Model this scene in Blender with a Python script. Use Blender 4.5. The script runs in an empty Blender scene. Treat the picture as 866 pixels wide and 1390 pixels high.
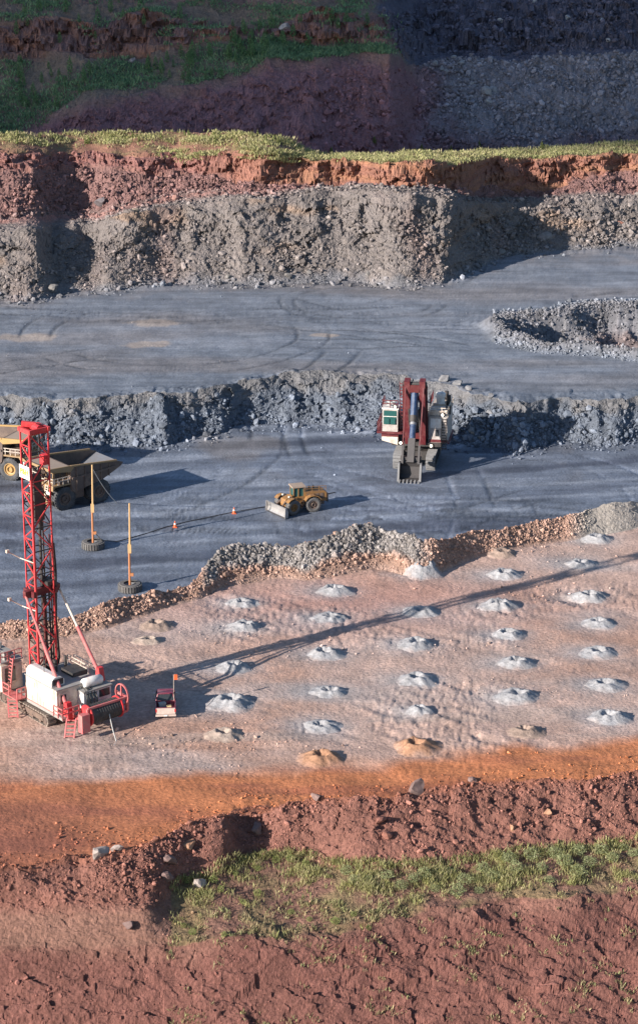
import bpy, bmesh, math, random
import numpy as np
from mathutils import Vector, Matrix

# ---------------------------------------------------------------- camera, world, sun
SC = bpy.context.scene
COL = SC.collection
PITCH = math.radians(17.8); CAMH = 89.0; FPX = 3000.0
cam_d = bpy.data.cameras.new('camera'); cam = bpy.data.objects.new('camera', cam_d); COL.objects.link(cam)
cam.location = (0, 0, CAMH); cam.rotation_euler = (math.pi/2 - PITCH, 0, 0)
cam_d.sensor_fit = 'VERTICAL'; cam_d.sensor_height = 36.0; cam_d.lens = 36.0*FPX/1390.0
cam_d.shift_y = -45.0/1390.0
cam_d.clip_start = 1.0; cam_d.clip_end = 20000.0
SC.camera = cam
SUN_EL, SUN_AZ = 20.0, 34.0      # light travels along +x rotated 34 degrees towards +y
wd = bpy.data.worlds.new('World'); SC.world = wd; wd.use_nodes = True
nt = wd.node_tree; nt.nodes.clear()
sky = nt.nodes.new('ShaderNodeTexSky'); sky.sky_type = 'NISHITA'; sky.sun_disc = False
sky.sun_elevation = math.radians(SUN_EL); sky.ozone_density = 3.0; sky.dust_density = .6; sky.air_density = 1.1; sky.sun_rotation = math.radians(270 - SUN_AZ)
bgn = nt.nodes.new('ShaderNodeBackground'); bgn.inputs[1].default_value = 0.075
out = nt.nodes.new('ShaderNodeOutputWorld')
nt.links.new(sky.outputs[0], bgn.inputs[0]); nt.links.new(bgn.outputs[0], out.inputs[0])
sl = bpy.data.lights.new('sun', 'SUN'); sl.energy = 5.0; sl.angle = math.radians(0.5); sl.color = (1.0, 0.91, 0.81)
sun = bpy.data.objects.new('sun', sl); COL.objects.link(sun)
LIGHT = Vector((math.cos(math.radians(SUN_AZ))*math.cos(math.radians(SUN_EL)),
                math.sin(math.radians(SUN_AZ))*math.cos(math.radians(SUN_EL)), -math.sin(math.radians(SUN_EL))))
sun.rotation_euler = LIGHT.to_track_quat('-Z', 'Y').to_euler()
SC.view_settings.view_transform = 'Standard'; SC.view_settings.look = 'None'
SC.view_settings.exposure = 0.95; SC.view_settings.gamma = 1.0

rng = np.random.default_rng(7); random.seed(7)

def ground_point(px, py, z=0.0):
    d = np.array([(px-433)/FPX, math.cos(PITCH)+math.sin(PITCH)*(650-py)/FPX, -math.sin(PITCH)+math.cos(PITCH)*(650-py)/FPX])
    p = np.array([0, 0, CAMH]) + d*(z-CAMH)/d[2]
    return Vector(p)

# ---------------------------------------------------------------- noise
def _hash(ix, iy, s):
    h = (ix.astype(np.int64)*374761393 + iy.astype(np.int64)*668265263 + s*1274126177) & 0x7fffffff
    h = ((h ^ (h >> 13))*1103515245 + 12345) & 0x7fffffff
    h = ((h ^ (h >> 15))*1664525 + 1013904223) & 0x7fffffff
    return (h ^ (h >> 11)) & 0xffff
def perlin(x, y, s=0):
    xi = np.floor(x); yi = np.floor(y); xf = x-xi; yf = y-yi
    u = xf*xf*xf*(xf*(xf*6-15)+10); v = yf*yf*yf*(yf*(yf*6-15)+10)
    def g(dx, dy):
        a = _hash(xi+dx, yi+dy, s)*(2*math.pi/65536)
        return np.cos(a)*(xf-dx)+np.sin(a)*(yf-dy)
    a = g(0, 0)+(g(1, 0)-g(0, 0))*u; b = g(0, 1)+(g(1, 1)-g(0, 1))*u
    return (a+(b-a)*v)*1.5
def fbm(x, y, s=0, o=4, gain=0.5):
    r = 0; a = 1; n = 0
    for i in range(o):
        r = r+a*perlin(x*2**i, y*2**i, s+i*17); n += a; a *= gain
    return r/n*1.4
def ridged(x, y, s=0, o=4):
    r = 0; a = 1; n = 0
    for i in range(o):
        r = r+a*(1-2*np.abs(perlin(x*2**i, y*2**i, s+i*31))); n += a; a *= 0.5
    return r/n
def cells(x, y, s=0):
    """distance to the nearest jittered point: rounded lumps"""
    xi = np.floor(x); yi = np.floor(y); d = np.full(np.shape(x), 9.0)
    for dx in (-1, 0, 1):
        for dy in (-1, 0, 1):
            cx = xi+dx; cy = yi+dy
            px_ = cx+_hash(cx, cy, s)/65536.0; py_ = cy+_hash(cx, cy, s+5)/65536.0
            d = np.minimum(d, (px_-x)**2+(py_-y)**2)
    return np.sqrt(d)
def blocks(x, y, s=0, tilt=.9):
    """angular broken blocks: each cell has its own level and its own tilted face"""
    xi = np.floor(x); yi = np.floor(y); d = np.full(np.shape(x), 9.0); o = np.zeros(np.shape(x))
    for dx in (-1, 0, 1):
        for dy in (-1, 0, 1):
            cx = xi+dx; cy = yi+dy
            ex = x-cx-_hash(cx, cy, s)/65536.0; ey = y-cy-_hash(cx, cy, s+5)/65536.0; q = ex*ex+ey*ey
            v = (_hash(cx, cy, s+9)/65536.0-.5)+tilt*((_hash(cx, cy, s+13)/65536.0-.5)*ex+(_hash(cx, cy, s+17)/65536.0-.5)*ey)*2
            m = q < d; d = np.where(m, q, d); o = np.where(m, v, o)
    return o
def sstep(a, b, x):
    t = np.clip((x-a)/(b-a), 0, 1); return t*t*(3-2*t)

# ---------------------------------------------------------------- terrain: cross-section lines of the pit, near to far
def tand(py): return np.tan(PITCH+np.arctan((np.asarray(py, float)-650)/FPX))
GP = np.arange(-1400., 2270., 2.0)           # bearing samples
def sm(a, k=5):
    kk = np.ones(k)/k; return np.convolve(np.pad(a, k//2, mode='edge'), kk, 'valid')
def L(pts, k=5):
    pts = np.array(pts, float); py = np.interp(GP, pts[:, 0], pts[:, 1]); z = np.interp(GP, pts[:, 0], pts[:, 2])
    return sm((CAMH-z)/tand(py), k), sm(z, k)
def LY(yl, pts, k=5):                         # ordinate given, level from the sight angle
    pts = np.array(pts, float); py = np.interp(GP, pts[:, 0], pts[:, 1])
    return yl, sm(CAMH-yl*tand(py), k)
def I(pts): pts = np.array(pts, float); return np.interp(GP, pts[:, 0], pts[:, 1])
jit = lambda f, a, s, o=3: a*fbm(GP*f, GP*0+s*3.3, s, o)

lines = []
Z0 = (np.full_like(GP, 60.), np.full_like(GP, -20.))
A = L([(0, 1500, -14)])
B = L([(-150, 1290, -4.3), (205, 1290, -4.3), (240, 1287, -4.3), (300, 1282, -4.0), (400, 1275, -4), (470, 1262, -3.8), (560, 1243, -3.6), (640, 1232, -3.4), (700, 1215, -3.3), (760, 1222, -3.3), (866, 1203, -3.3), (1016, 1195, -3.3)])
C = L([(-150, 1235, -1.9), (205, 1235, -1.9), (240, 1200, -2.2), (295, 1190, -2.2), (325, 1172, -2.2), (400, 1162, -2.3), (430, 1168, -2.3), (480, 1183, -2.3), (560, 1182, -2.3), (700, 1165, -2.5), (866, 1150, -2.8), (1016, 1140, -2.8)])
D = L([(-150, 1195, 1.6), (0, 1180, 1.6), (60, 1172, 1.1), (120, 1166, .9), (200, 1152, 1.2), (240, 1124, 1.4), (300, 1108, 1.6), (322, 1113, .1), (352, 1106, .0), (380, 1092, 1.6), (430, 1085, 1.6), (500, 1083, 1.6), (540, 1080, 1.6), (600, 1066, 1.7), (700, 1060, 1.6), (780, 1056, 1.5), (866, 1046, 1.6), (1016, 1030, 1.6)])
D = (sm(D[0], 9)+jit(.012, .8, 3), sm(D[1], 9)+jit(.05, .3, 4))
A = A; B = (sm(B[0], 15), sm(B[1], 15)); C = (sm(C[0], 15), sm(C[1], 15))
E_ = (D[0]+2.4, D[1]*0+.05)
Fl = L([(-150, 880, 0), (0, 872, 0), (100, 866, 0), (200, 836, 0), (270, 817, 0), (300, 797, 0), (400, 787, 0), (470, 782, 0), (520, 775, 0), (560, 785, 0), (600, 776, 0), (640, 764, 0), (700, 745, 0), (760, 732, 0), (866, 716, 0), (1016, 690, 0)])
Fl = (sm(Fl[0], 15)+jit(.013, 1.0, 9, 2), Fl[1])
G = LY(Fl[0]+I([(0, 2.6), (240, 2.6), (290, 4.2), (550, 4.4), (590, 2.8), (866, 3)]),
       [(-150, 850), (0, 845), (60, 842), (100, 839), (150, 817), (200, 806), (240, 800), (258, 792), (280, 770), (300, 747), (330, 739), (365, 740), (400, 743), (425, 738), (450, 727), (480, 712), (500, 710), (540, 722), (572, 738), (600, 732), (640, 721), (700, 712), (760, 705), (800, 692), (830, 686), (866, 683), (1016, 660)], 3)
G = (G[0], G[1]+jit(.025, .5, 12, 2))
Iw = (G[0]+11.5, np.full_like(GP, -10.))
J = L([(-150, 600, -10), (0, 598, -10), (60, 600, -10), (110, 609, -10), (170, 602, -10), (225, 607, -10), (245, 600, -10), (270, 590, -10), (300, 588, -10), (325, 578, -10), (375, 576, -10), (433, 573, -10), (508, 588, -10), (560, 594, -10), (620, 602, -10), (703, 614, -10), (758, 600, -10), (833, 602, -10), (866, 598, -10), (1016, 590, -10)])
J = (J[0]+jit(.015, 2.0, 21), J[1])
K = L([(-150, 552, -4), (0, 546, -4), (65, 545, -4), (150, 537, -4), (230, 534, -4), (280, 529, -4), (320, 521, -4), (390, 507, -4), (433, 505, -4), (483, 505, -4), (533, 509, -4), (603, 521, -4), (633, 534, -4), (673, 541, -4), (713, 545, -4), (783, 541, -4), (866, 540, -4), (1016, 532, -4)])
K = (np.maximum(K[0]+jit(.012, 1.5, 23)+jit(.06, .5, 25), J[0]+4.5), K[1])
Lt = L([(-150, 420, -4), (0, 411, -4), (40, 411, -4), (58, 408, -4), (75, 400, -4), (120, 392, -4), (145, 394, -4), (200, 389, -4), (250, 385, -4), (330, 388, -4), (430, 384, -4), (520, 386, -4), (560, 391, -4), (600, 387, -4), (640, 369, -4), (680, 352, -4), (720, 345, -4), (800, 339, -4), (866, 335, -4), (1016, 325, -4)])
Lt = (Lt[0]+jit(.012, 2.6, 31, 2), Lt[1])
M = LY(Lt[0]+I([(-150, 15), (40, 15), (52, 15), (72, 22), (118, 22), (142, 18), (500, 18), (590, 17), (612, 15), (645, 20), (690, 15), (730, 13), (1016, 13)])+jit(.013, 2.2, 33, 2)+jit(.06, .3, 34),
       [(-150, 315), (0, 313), (50, 311), (130, 304), (180, 291), (250, 277), (330, 270), (380, 271), (430, 262), (520, 259), (560, 262), (600, 268), (622, 274), (680, 279), (760, 274), (866, 272), (1016, 270)], 3)
N0 = (np.maximum(sm(M[0], 75), M[0]+1.5)+I([(0, 6), (150, 5), (300, 3), (1016, 3)]), sm(M[1], 15)+.4)
N0 = (sm(N0[0], 15), N0[1])
N = LY(N0[0]+I([(-150, 13), (150, 13), (330, 5), (600, 4), (1016, 6)]),
       [(-150, 226), (0, 228), (100, 226), (200, 232), (300, 243), (330, 250), (400, 258), (480, 258), (560, 258), (640, 258), (720, 258), (760, 254), (810, 232), (866, 236), (1016, 236)], 9)
N = (N[0]+jit(.016, 1.6, 37), N[1])
O = LY(N[0]+I([(-150, 4.5), (150, 4), (300, 2.6), (1016, 2.6)])+np.abs(jit(.014, 2.4, 38)),
       [(-150, 208), (0, 207), (100, 209), (200, 212), (300, 206), (350, 207), (400, 212), (420, 216), (450, 217), (520, 221), (600, 221), (700, 216), (800, 212), (866, 209), (1016, 205)], 5)
Pl = LY(O[0]+I([(-150, 13), (370, 13), (420, 17), (1016, 18)]),
        [(-150, 182), (0, 182), (200, 180), (300, 180), (370, 184), (395, 188), (412, 203), (440, 210), (520, 209), (600, 207), (700, 203), (780, 198), (866, 193), (1016, 188)], 3)
Q = (Pl[0]+26, np.full_like(GP, -4.))
R = (np.maximum(Q[0]+8, I([(-150, 500), (430, 505), (545, 522), (590, 530), (1016, 528)])), np.full_like(GP, -5.))
dS = I([(-150, 20), (60, 20), (120, 17), (360, 26), (420, 28), (490, 24), (528, 14), (562, 31), (1016, 33)])
S = LY(R[0]+dS, [(-150, 178), (0, 174), (60, 166), (100, 146), (200, 128), (260, 119), (330, 102), (365, 80), (400, 88), (440, 76), (500, 72), (538, 78), (560, 88), (600, 82), (700, 79), (866, 70), (1016, 62)], 5)
S2 = LY(S[0]+I([(-150, 24), (200, 22), (340, 16), (420, 8), (505, 5), (550, 6), (1016, 6)]),
        [(-150, 88), (0, 84), (100, 78), (200, 78), (300, 60), (360, 52), (420, 66), (470, 66), (520, 68), (560, 84), (600, 79), (700, 76), (866, 67), (1016, 59)], 5)
T = LY(S2[0]+I([(-150, 7), (430, 7), (490, 8), (540, 30), (1016, 30)]),
       [(-150, 30), (0, 28), (80, 24), (150, 40), (190, 18), (235, 20), (300, 44), (360, 38), (420, 22), (500, 20), (535, 24), (560, 10), (600, 0), (1016, -10)], 9)
T2 = LY(T[0]+I([(-150, 14), (500, 12), (560, 16), (1016, 16)]), [(-150, 5), (0, 2), (300, 6), (430, 2), (540, 4), (570, -60), (1016, -70)], 9)
U = LY(T2[0]+9, [(-150, -40), (430, -42), (540, -40), (570, -100), (1016, -110)], 9)
W = (np.full_like(GP, 760.), np.full_like(GP, 75.))
X_ = (np.full_like(GP, 1500.), np.full_like(GP, 78.))
lines = [Z0, A, B, C, D, E_, Fl, G, Iw, J, K, Lt, M, N0, N, O, Pl, Q, R, S, S2, T, T2, U, W, X_]
NL = len(lines)
YL = np.array([l[0] for l in lines]); ZL = np.array([l[1] for l in lines])
for i in range(1, NL): YL[i] = np.maximum(YL[i], YL[i-1]+.3)
# names of segments
SEG = dict(near=0, bank=1, shelf=2, berm=3, bermback=4, bench=5, edge=6, edgeback=7, floor=8, face=9, mid=10, back=11, step=12, talus=13, ledge=14, top=15, drop=16, gap=17, far=18, terrace=19, cliff=20, upper=21, crest=22, up2=23, plateau=24)
#            near  bank shelf berm bback bench edge eback floor face mid  back step talus ledge top drop gap far terr cliff upper crest up2 plat
LUMP = np.array([.1, .20, .12, .30, .25, .05, .14, .14, .03, .30, .03, .36, .35, .45, .35, .12, .3, .2, .55, .35, .5, .4, .5, .5, .1])
GULL = np.array([0., .30, .10, .16, .10, 0., .14, .1, 0., .5, 0., .8, .1, .45, .35, 0., 0., 0., .7, .3, .9, .4, 1., .5, 0.])
BIGN = np.array([.1, .55, .2, .40, .10, 0., .22, .1, 0., .8, 0., 1.05, .2, 1.0, 1.0, .1, 0., 0., 1.0, .5, 2., .7, 1., .5, 0.])
FLAT = np.array([.3, .2, .22, .1, .1, .09, .1, .1, .10, .1, .16, .2, .2, .3, .2, .35, .3, .3, .4, .5, .3, .5, .3, .4, 0.])

SPURS = {9: [(60, 1.6, 7), (222, 2.3, 9), (318, .9, 6), (395, .8, 8), (470, .8, 9), (705, 1.2, 22), (812, .9, 8), (-40, 1, 12)],
         11: [(52, 2.0, 6), (188, 1.2, 12), (262, 1.8, 8), (330, 1.8, 6), (432, 2.2, 8), (487, 2.4, 8), (560, .8, 14), (760, .8, 10), (-60, 2, 20)],
         3: [(308, 1.7, 12), (250, .8, 9), (505, .5, 18), (640, .35, 14), (800, .6, 11)],
         14: [(190, .8, 12), (310, .9, 10), (355, 1.2, 9), (470, .9, 12), (530, 1.5, 7), (612, 1.4, 9), (700, 1.1, 18), (752, 1.6, 7)],
         18: [(345, 3, 16), (420, 4, 20), (500, 3.5, 16), (215, 2, 20), (140, 1.5, 14)],
         20: [(60, 1.5, 16), (190, 3, 22), (210, 2, 10), (330, 1.5, 14), (450, 2.5, 20), (515, 3, 12)]}
CRATERS = []    # (x, y, r) dust halo round each drill hole, filled below
CONES = [(200, 868, .75, 1), (214, 848, .9, 2), (331, 816, 1.0, 0), (331, 850, 1., 0), (317, 905, 1.1, 0), (313, 952, 1.15, 0), (305, 996, 1., 1),
         (456, 800, 1., 0), (446, 836, 1.1, 0), (443, 886, 1.1, 0), (446, 936, 1.05, 0), (439, 983, 1.05, 0), (433, 1028, 1.0, 3),
         (574, 777, .95, 0), (571, 827, 1., 0), (562, 873, 1.1, 0), (568, 921, 1.05, 0), (570, 963, .8, 0), (566, 1012, 1., 3),
         (680, 750, .9, 2), (684, 777, 1.05, 0), (677, 820, 1.05, 0), (691, 859, 1.1, 0), (701, 897, 1.05, 0), (700, 943, 1.1, 0), (714, 992, 1., 2),
         (811, 729, 1., 0), (790, 763, 1.1, 0), (800, 807, 1.1, 0), (814, 845, 1.05, 0), (811, 884, 1., 0), (823, 928, 1.1, 0), (829, 973, 1.1, 0)]
CONES_W = [(ground_point(px, py+3, 0.0), s, k) for px, py, s, k in CONES]
HOLE = (ground_point(885, 446, -4.0), 26.0, 18.5)

def tdepth(Y): return Y*math.cos(PITCH)+CAMH*math.sin(PITCH)
def bearing(X, Y): return 433+FPX*X/tdepth(Y)
def face_profile(i, t, px):
    if i not in (9, 11): return t
    t0 = np.clip(.68+.30*fbm(px*.011+i, px*0+i*2.7, 120+i, 2), .3, .85); h0 = t0*.66+.02
    k = np.where(t < t0, h0*t/t0, h0+(1-h0)*(t-t0)/(1-t0)); return k
def locate(X, Y):
    X = np.asarray(X, float); Y = np.asarray(Y, float)
    px = bearing(X, Y); seg = np.zeros(X.shape, int); t = np.zeros(X.shape); z = np.zeros(X.shape)
    y0 = np.interp(px, GP, YL[0]); z0 = np.interp(px, GP, ZL[0]); z[:] = z0
    for i in range(NL-1):
        y1 = np.interp(px, GP, YL[i+1]); z1 = np.interp(px, GP, ZL[i+1])
        m = Y >= y0; tt = np.clip((Y-y0)/(y1-y0), 0, 1)
        seg = np.where(m, i, seg); t = np.where(m, tt, t); z = np.where(m, z0+(z1-z0)*face_profile(i, tt, px), z)
        y0, z0 = y1, z1
    return px, seg, t, z
def ramp(tab, seg, t, k=5.0):
    nxt = tab[np.minimum(seg+1, len(tab)-1)]; prv = tab[np.maximum(seg-1, 0)]; c = tab[seg]
    lo = (c+prv)/2; hi = (c+nxt)/2
    k = np.where(np.isin(seg, (5, 8, 10)), 18., k)
    return np.where(t < .5, lo+(c-lo)*np.clip(t*k, 0, 1), hi+(c-hi)*np.clip((1-t)*k, 0, 1))
def hole_depth(X, Y):
    c, rx, ry = HOLE
    an = np.arctan2(Y-c.y, X-c.x); wob = 1+.10*fbm(X*.06, Y*.06, 71, 3)-.16*np.exp(-((an-2.45)/.16)**2)+.05*np.sin(an*7+.6)
    d = np.sqrt(((X-c.x)/rx)**2+((Y-c.y)/ry)**2)/wob
    return d
def part(mask, f, *arr):
    """evaluate f only where it matters"""
    o = np.zeros(np.shape(mask))
    if np.any(mask): o[mask] = f(*[q[mask] for q in arr])
    return o
def height(X, Y, px=None, seg=None, t=None, z=None):
    X = np.asarray(X, float); Y = np.asarray(Y, float)
    if px is None: px, seg, t, z = locate(X, Y)
    z = z.copy(); px = np.array(px)
    far = 1+1.0*sstep(470, 540, Y)
    lump = ramp(LUMP, seg, t); gull = ramp(GULL, seg, t); flat = ramp(FLAT, seg, t); big = ramp(BIGN, seg, t)
    face = np.isin(seg, (9, 11))
    V = Y+1.15*z
    warp = .8*fbm(X*.12, V*.12, 50, 2)
    z += flat*fbm(X*.09, V*.09, 1, 4)*1.6
    gull = gull*np.where(face, .35+.65*sstep(.4, .7, t), 1.)
    gull = np.where(np.isin(seg, (6, 7)) & (px > 780), gull*.15, gull)
    z += part(gull > .02, lambda X, V, w, g, f: g*(ridged(X*.13/f+w*1.1, V*.06+.05*X, 5, 4)-.35)*1.1, X, V, warp, gull, far)
    big = big*np.where(face, .30+.70*sstep(.45, .75, t+part(face, lambda X, V: .30*fbm(X*.10, V*.10, 130, 3), X, V)), 1.)
    z += part(big > .03, lambda X, V, w, g, f: g*(1.15*fbm(X*.10/f+w*.5, V*.13/f, 12, 4)+(.5-cells(X*.20/f+w*.9, V*.26/f, 11))*.35+.70*blocks(X*.30/f+w*.6, V*.42/f+.4*w, 14)+.42*blocks(X*.75/f+w*.6, V*1.0/f, 15)), X, V, warp, big, far)
    z += part(np.isin(seg, (0, 1, 3)), lambda X, V: .16*(ridged((X+.55*V+.8*perlin(X*.2, V*.15, 92))*.42, V*.05, 90, 3)-.4)+.05*fbm(X*1.8, V*1.8, 91, 3), X, V)
    lm = lump > .08
    z += part(lm, lambda X, V, w, g, f: g*(.35*blocks(X*1.7/f, V*1.7/f, 16)+(.55-cells(X*.55/f+w, V*.55/f, 7))*.5+(.5-cells(X*1.3/f, V*1.3/f, 8))*.5+.5*fbm(X*.7, V*.7, 9, 3)), X, V, warp, lump, far)
    for si, sp in SPURS.items():
        ms = seg == si
        if not np.any(ms): continue
        xs, vs, ps, ts = X[ms], V[ms], px[ms], t[ms]; m = np.zeros(len(ps))
        win = np.sin(np.pi*np.clip(ts, 0, 1)) if si != 11 else sstep(.25, .6, ts)*np.sqrt(np.clip(np.sin(np.pi*ts), 0, 1))
        sh = 7*fbm(xs*.12, vs*.16, 140+si, 3)
        for k, (p0, amp, w) in enumerate(sp):
            # sharp on the right-hand flank, long on the left one; leaning with the slope
            amp = amp*(.65 if si == 11 else 1.); d = (ps-p0+sh+(10+6*math.sin(k*2.4))*(ts-.5))/w; m += amp*np.where(d < 0, np.exp(-(d/2.0)**2), np.exp(-(d/.6)**2))
        z[ms] += m*win*.8
    # strata of the red ledge and far cliffs
    led = np.isin(seg, (14, 20))
    if np.any(led):
        zl = z[led]; st = 1.0+.8*(seg[led] == 20)
        q = zl/st+.25*fbm(X[led]*.08, Y[led]*.08, 40, 2); fr = q-np.floor(q)
        z[led] = zl+(sstep(.25, .75, fr)-fr)*st*.9
    # hole dug in the middle bench
    m = seg == 10
    if np.any(m):
        x, y = X[m], Y[m]; d = hole_depth(x, y); inn = 1-np.clip((d-.50)/.46, 0, 1); lip = np.exp(-((d-1.07)/.07)**2)*sstep(-3, 2, -(y-HOLE[0].y-4))
        rough = (inn*(1-inn)*4+lip*.5)*(.9*blocks(x*.4, y*.5, 78)+.4*blocks(x*1.1, y*1.1, 79)+1.6*fbm(x*.12, y*.12, 77, 3))
        z[m] += -inn*7.0+lip*1.4+rough
    # ruts and clods on the drilled bench
    m = seg == 5
    if np.any(m):
        x, y = X[m], Y[m]; u_ = x*.80-y*.60; v_ = x*.60+y*.80
        patch = sstep(.12, .5, fbm(x*.035, y*.05, 60, 3)+.45*np.exp(-(((x-6)/14)**2+((y-219)/7)**2)))
        z[m] += (ridged(v_*.42, u_*.03, 61, 2)-.45)*.24*patch*sstep(-.3, .3, fbm(x*.2, y*.2, 69, 2))+.10*(ridged(v_*.16+3, u_*.02, 67, 2)-.5)+.03*fbm(x*1.6, y*1.6, 62, 2)+(.5-cells(x*1.5, y*1.5, 63))*.16*patch+.10*blocks(x*1.1, y*1.1, 68)*patch
    # wheel tracks, and ruts along the haul floor
    for si in TRACKS:
        m = seg == si
        if np.any(m): x, y = X[m], Y[m]; z[m] -= (.12 if si != 5 else .09)*tracks(x, y, si)*(1+.8*perlin(x*2.3, y*2.3, 170))
    m = (seg == 8) | (seg == 10)
    if np.any(m):
        x, y = X[m], Y[m]; z[m] += .10*(ridged(y*.42+.02*x, x*.018, 64, 3)-.4)*sstep(-.2, .4, fbm(x*.02, y*.04, 65, 2))+.02*fbm(x*1.1, y*1.1, 66, 2)
    return z

TRACKS = {8: [(-40, 150, 152, 2.7), (30, 520, 224, 2.7), (-6, 420, 133, 2.7), (70, 250, 64, 2.7), (-60, 330, 52, 2.7), (10, 180, 112, 2.7), (40, 330, 44, 1.4), (-20, 262, 42, 1.4), (5, 700, 412, 2.7), (-70, 300, 92, 2.7), (0, 120, 178, 2.7), (90, 420, 140, 2.7), (25, 300, 22, 2.7), (12, 292, 17, 1.4)],
          10: [(-60, 250, 140, 2.7), (40, 700, 325, 2.7), (10, 200, 185, 2.7), (-30, 440, 62, 2.7), (60, 460, 92, 2.7), (0, 820, 455, 2.7), (8, 396, 14, 1.3), (-90, 380, 96, 2.7), (30, 250, 128, 2.7), (-10, 560, 172, 2.7), (-25, 372, 24, 2.7)],
          5: [(-70, 120, 105, .85), (30, 90, 112, .85), (0, 420, 226, 1.1), (60, 300, 92, .85), (-20, 330, 128, .85), (10, 60, 128, .85), (20, 500, 316, 1.6), (-30, 700, 512, 1.6)]}
def tracks(X, Y, si):
    o = np.zeros(np.shape(X)); w = .42 if si != 5 else .24
    for k, (cx, cy, R_, g) in enumerate(TRACKS[si]):
        d = np.abs(np.hypot(X-cx, Y-cy)-R_-.5*fbm(X*.05, Y*.05, 150+k, 2)); f = sstep(-.25, .3, fbm(X*.03, Y*.05, 160+k*3+si, 3))
        o = np.maximum(o, f*np.exp(-((d-g)/w)**2))
    return o
# ---------------------------------------------------------------- ground colours (what the dirt itself is)
def C3(*c): return np.array(c, float)
def lerp3(a, b, w): return a+(b-a)*np.asarray(w)[..., None]
FLOORC = C3(.13, .152, .198)
BASE = {0: C3(.19, .085, .07), 1: C3(.19, .085, .07), 2: C3(.24, .13, .10), 3: C3(.23, .108, .085), 4: C3(.30, .12, .075), 5: C3(.42, .30, .26), 6: C3(.33, .215, .17),
        7: C3(.28, .17, .13), 8: FLOORC, 9: C3(.122, .142, .178), 10: C3(.162, .182, .22), 11: C3(.17, .15, .145), 12: C3(.18, .155, .15),
        13: C3(.20, .115, .108), 14: C3(.26, .125, .095), 15: C3(.27, .14, .10), 16: C3(.2, .1, .09), 17: C3(.15, .09, .09), 18: C3(.28, .15, .17),
        19: C3(.24, .18, .14), 20: C3(.27, .16, .15), 21: C3(.25, .18, .14), 22: C3(.25, .16, .15), 23: C3(.16, .12, .09), 24: C3(.12, .10, .07)}
BT = np.array([BASE[i] for i in range(NL-1)])
def colour(X, Y, px, seg, t, z):
    X, Y, px, seg, t, z = [np.asarray(q) for q in (X, Y, px, seg, t, z)]
    o = np.zeros(X.shape+(3,))
    for k in np.unique(seg):
        m = seg == k; o[m] = colour_seg(X[m], Y[m], px[m], seg[m], t[m], z[m], k)
    return o
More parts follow.
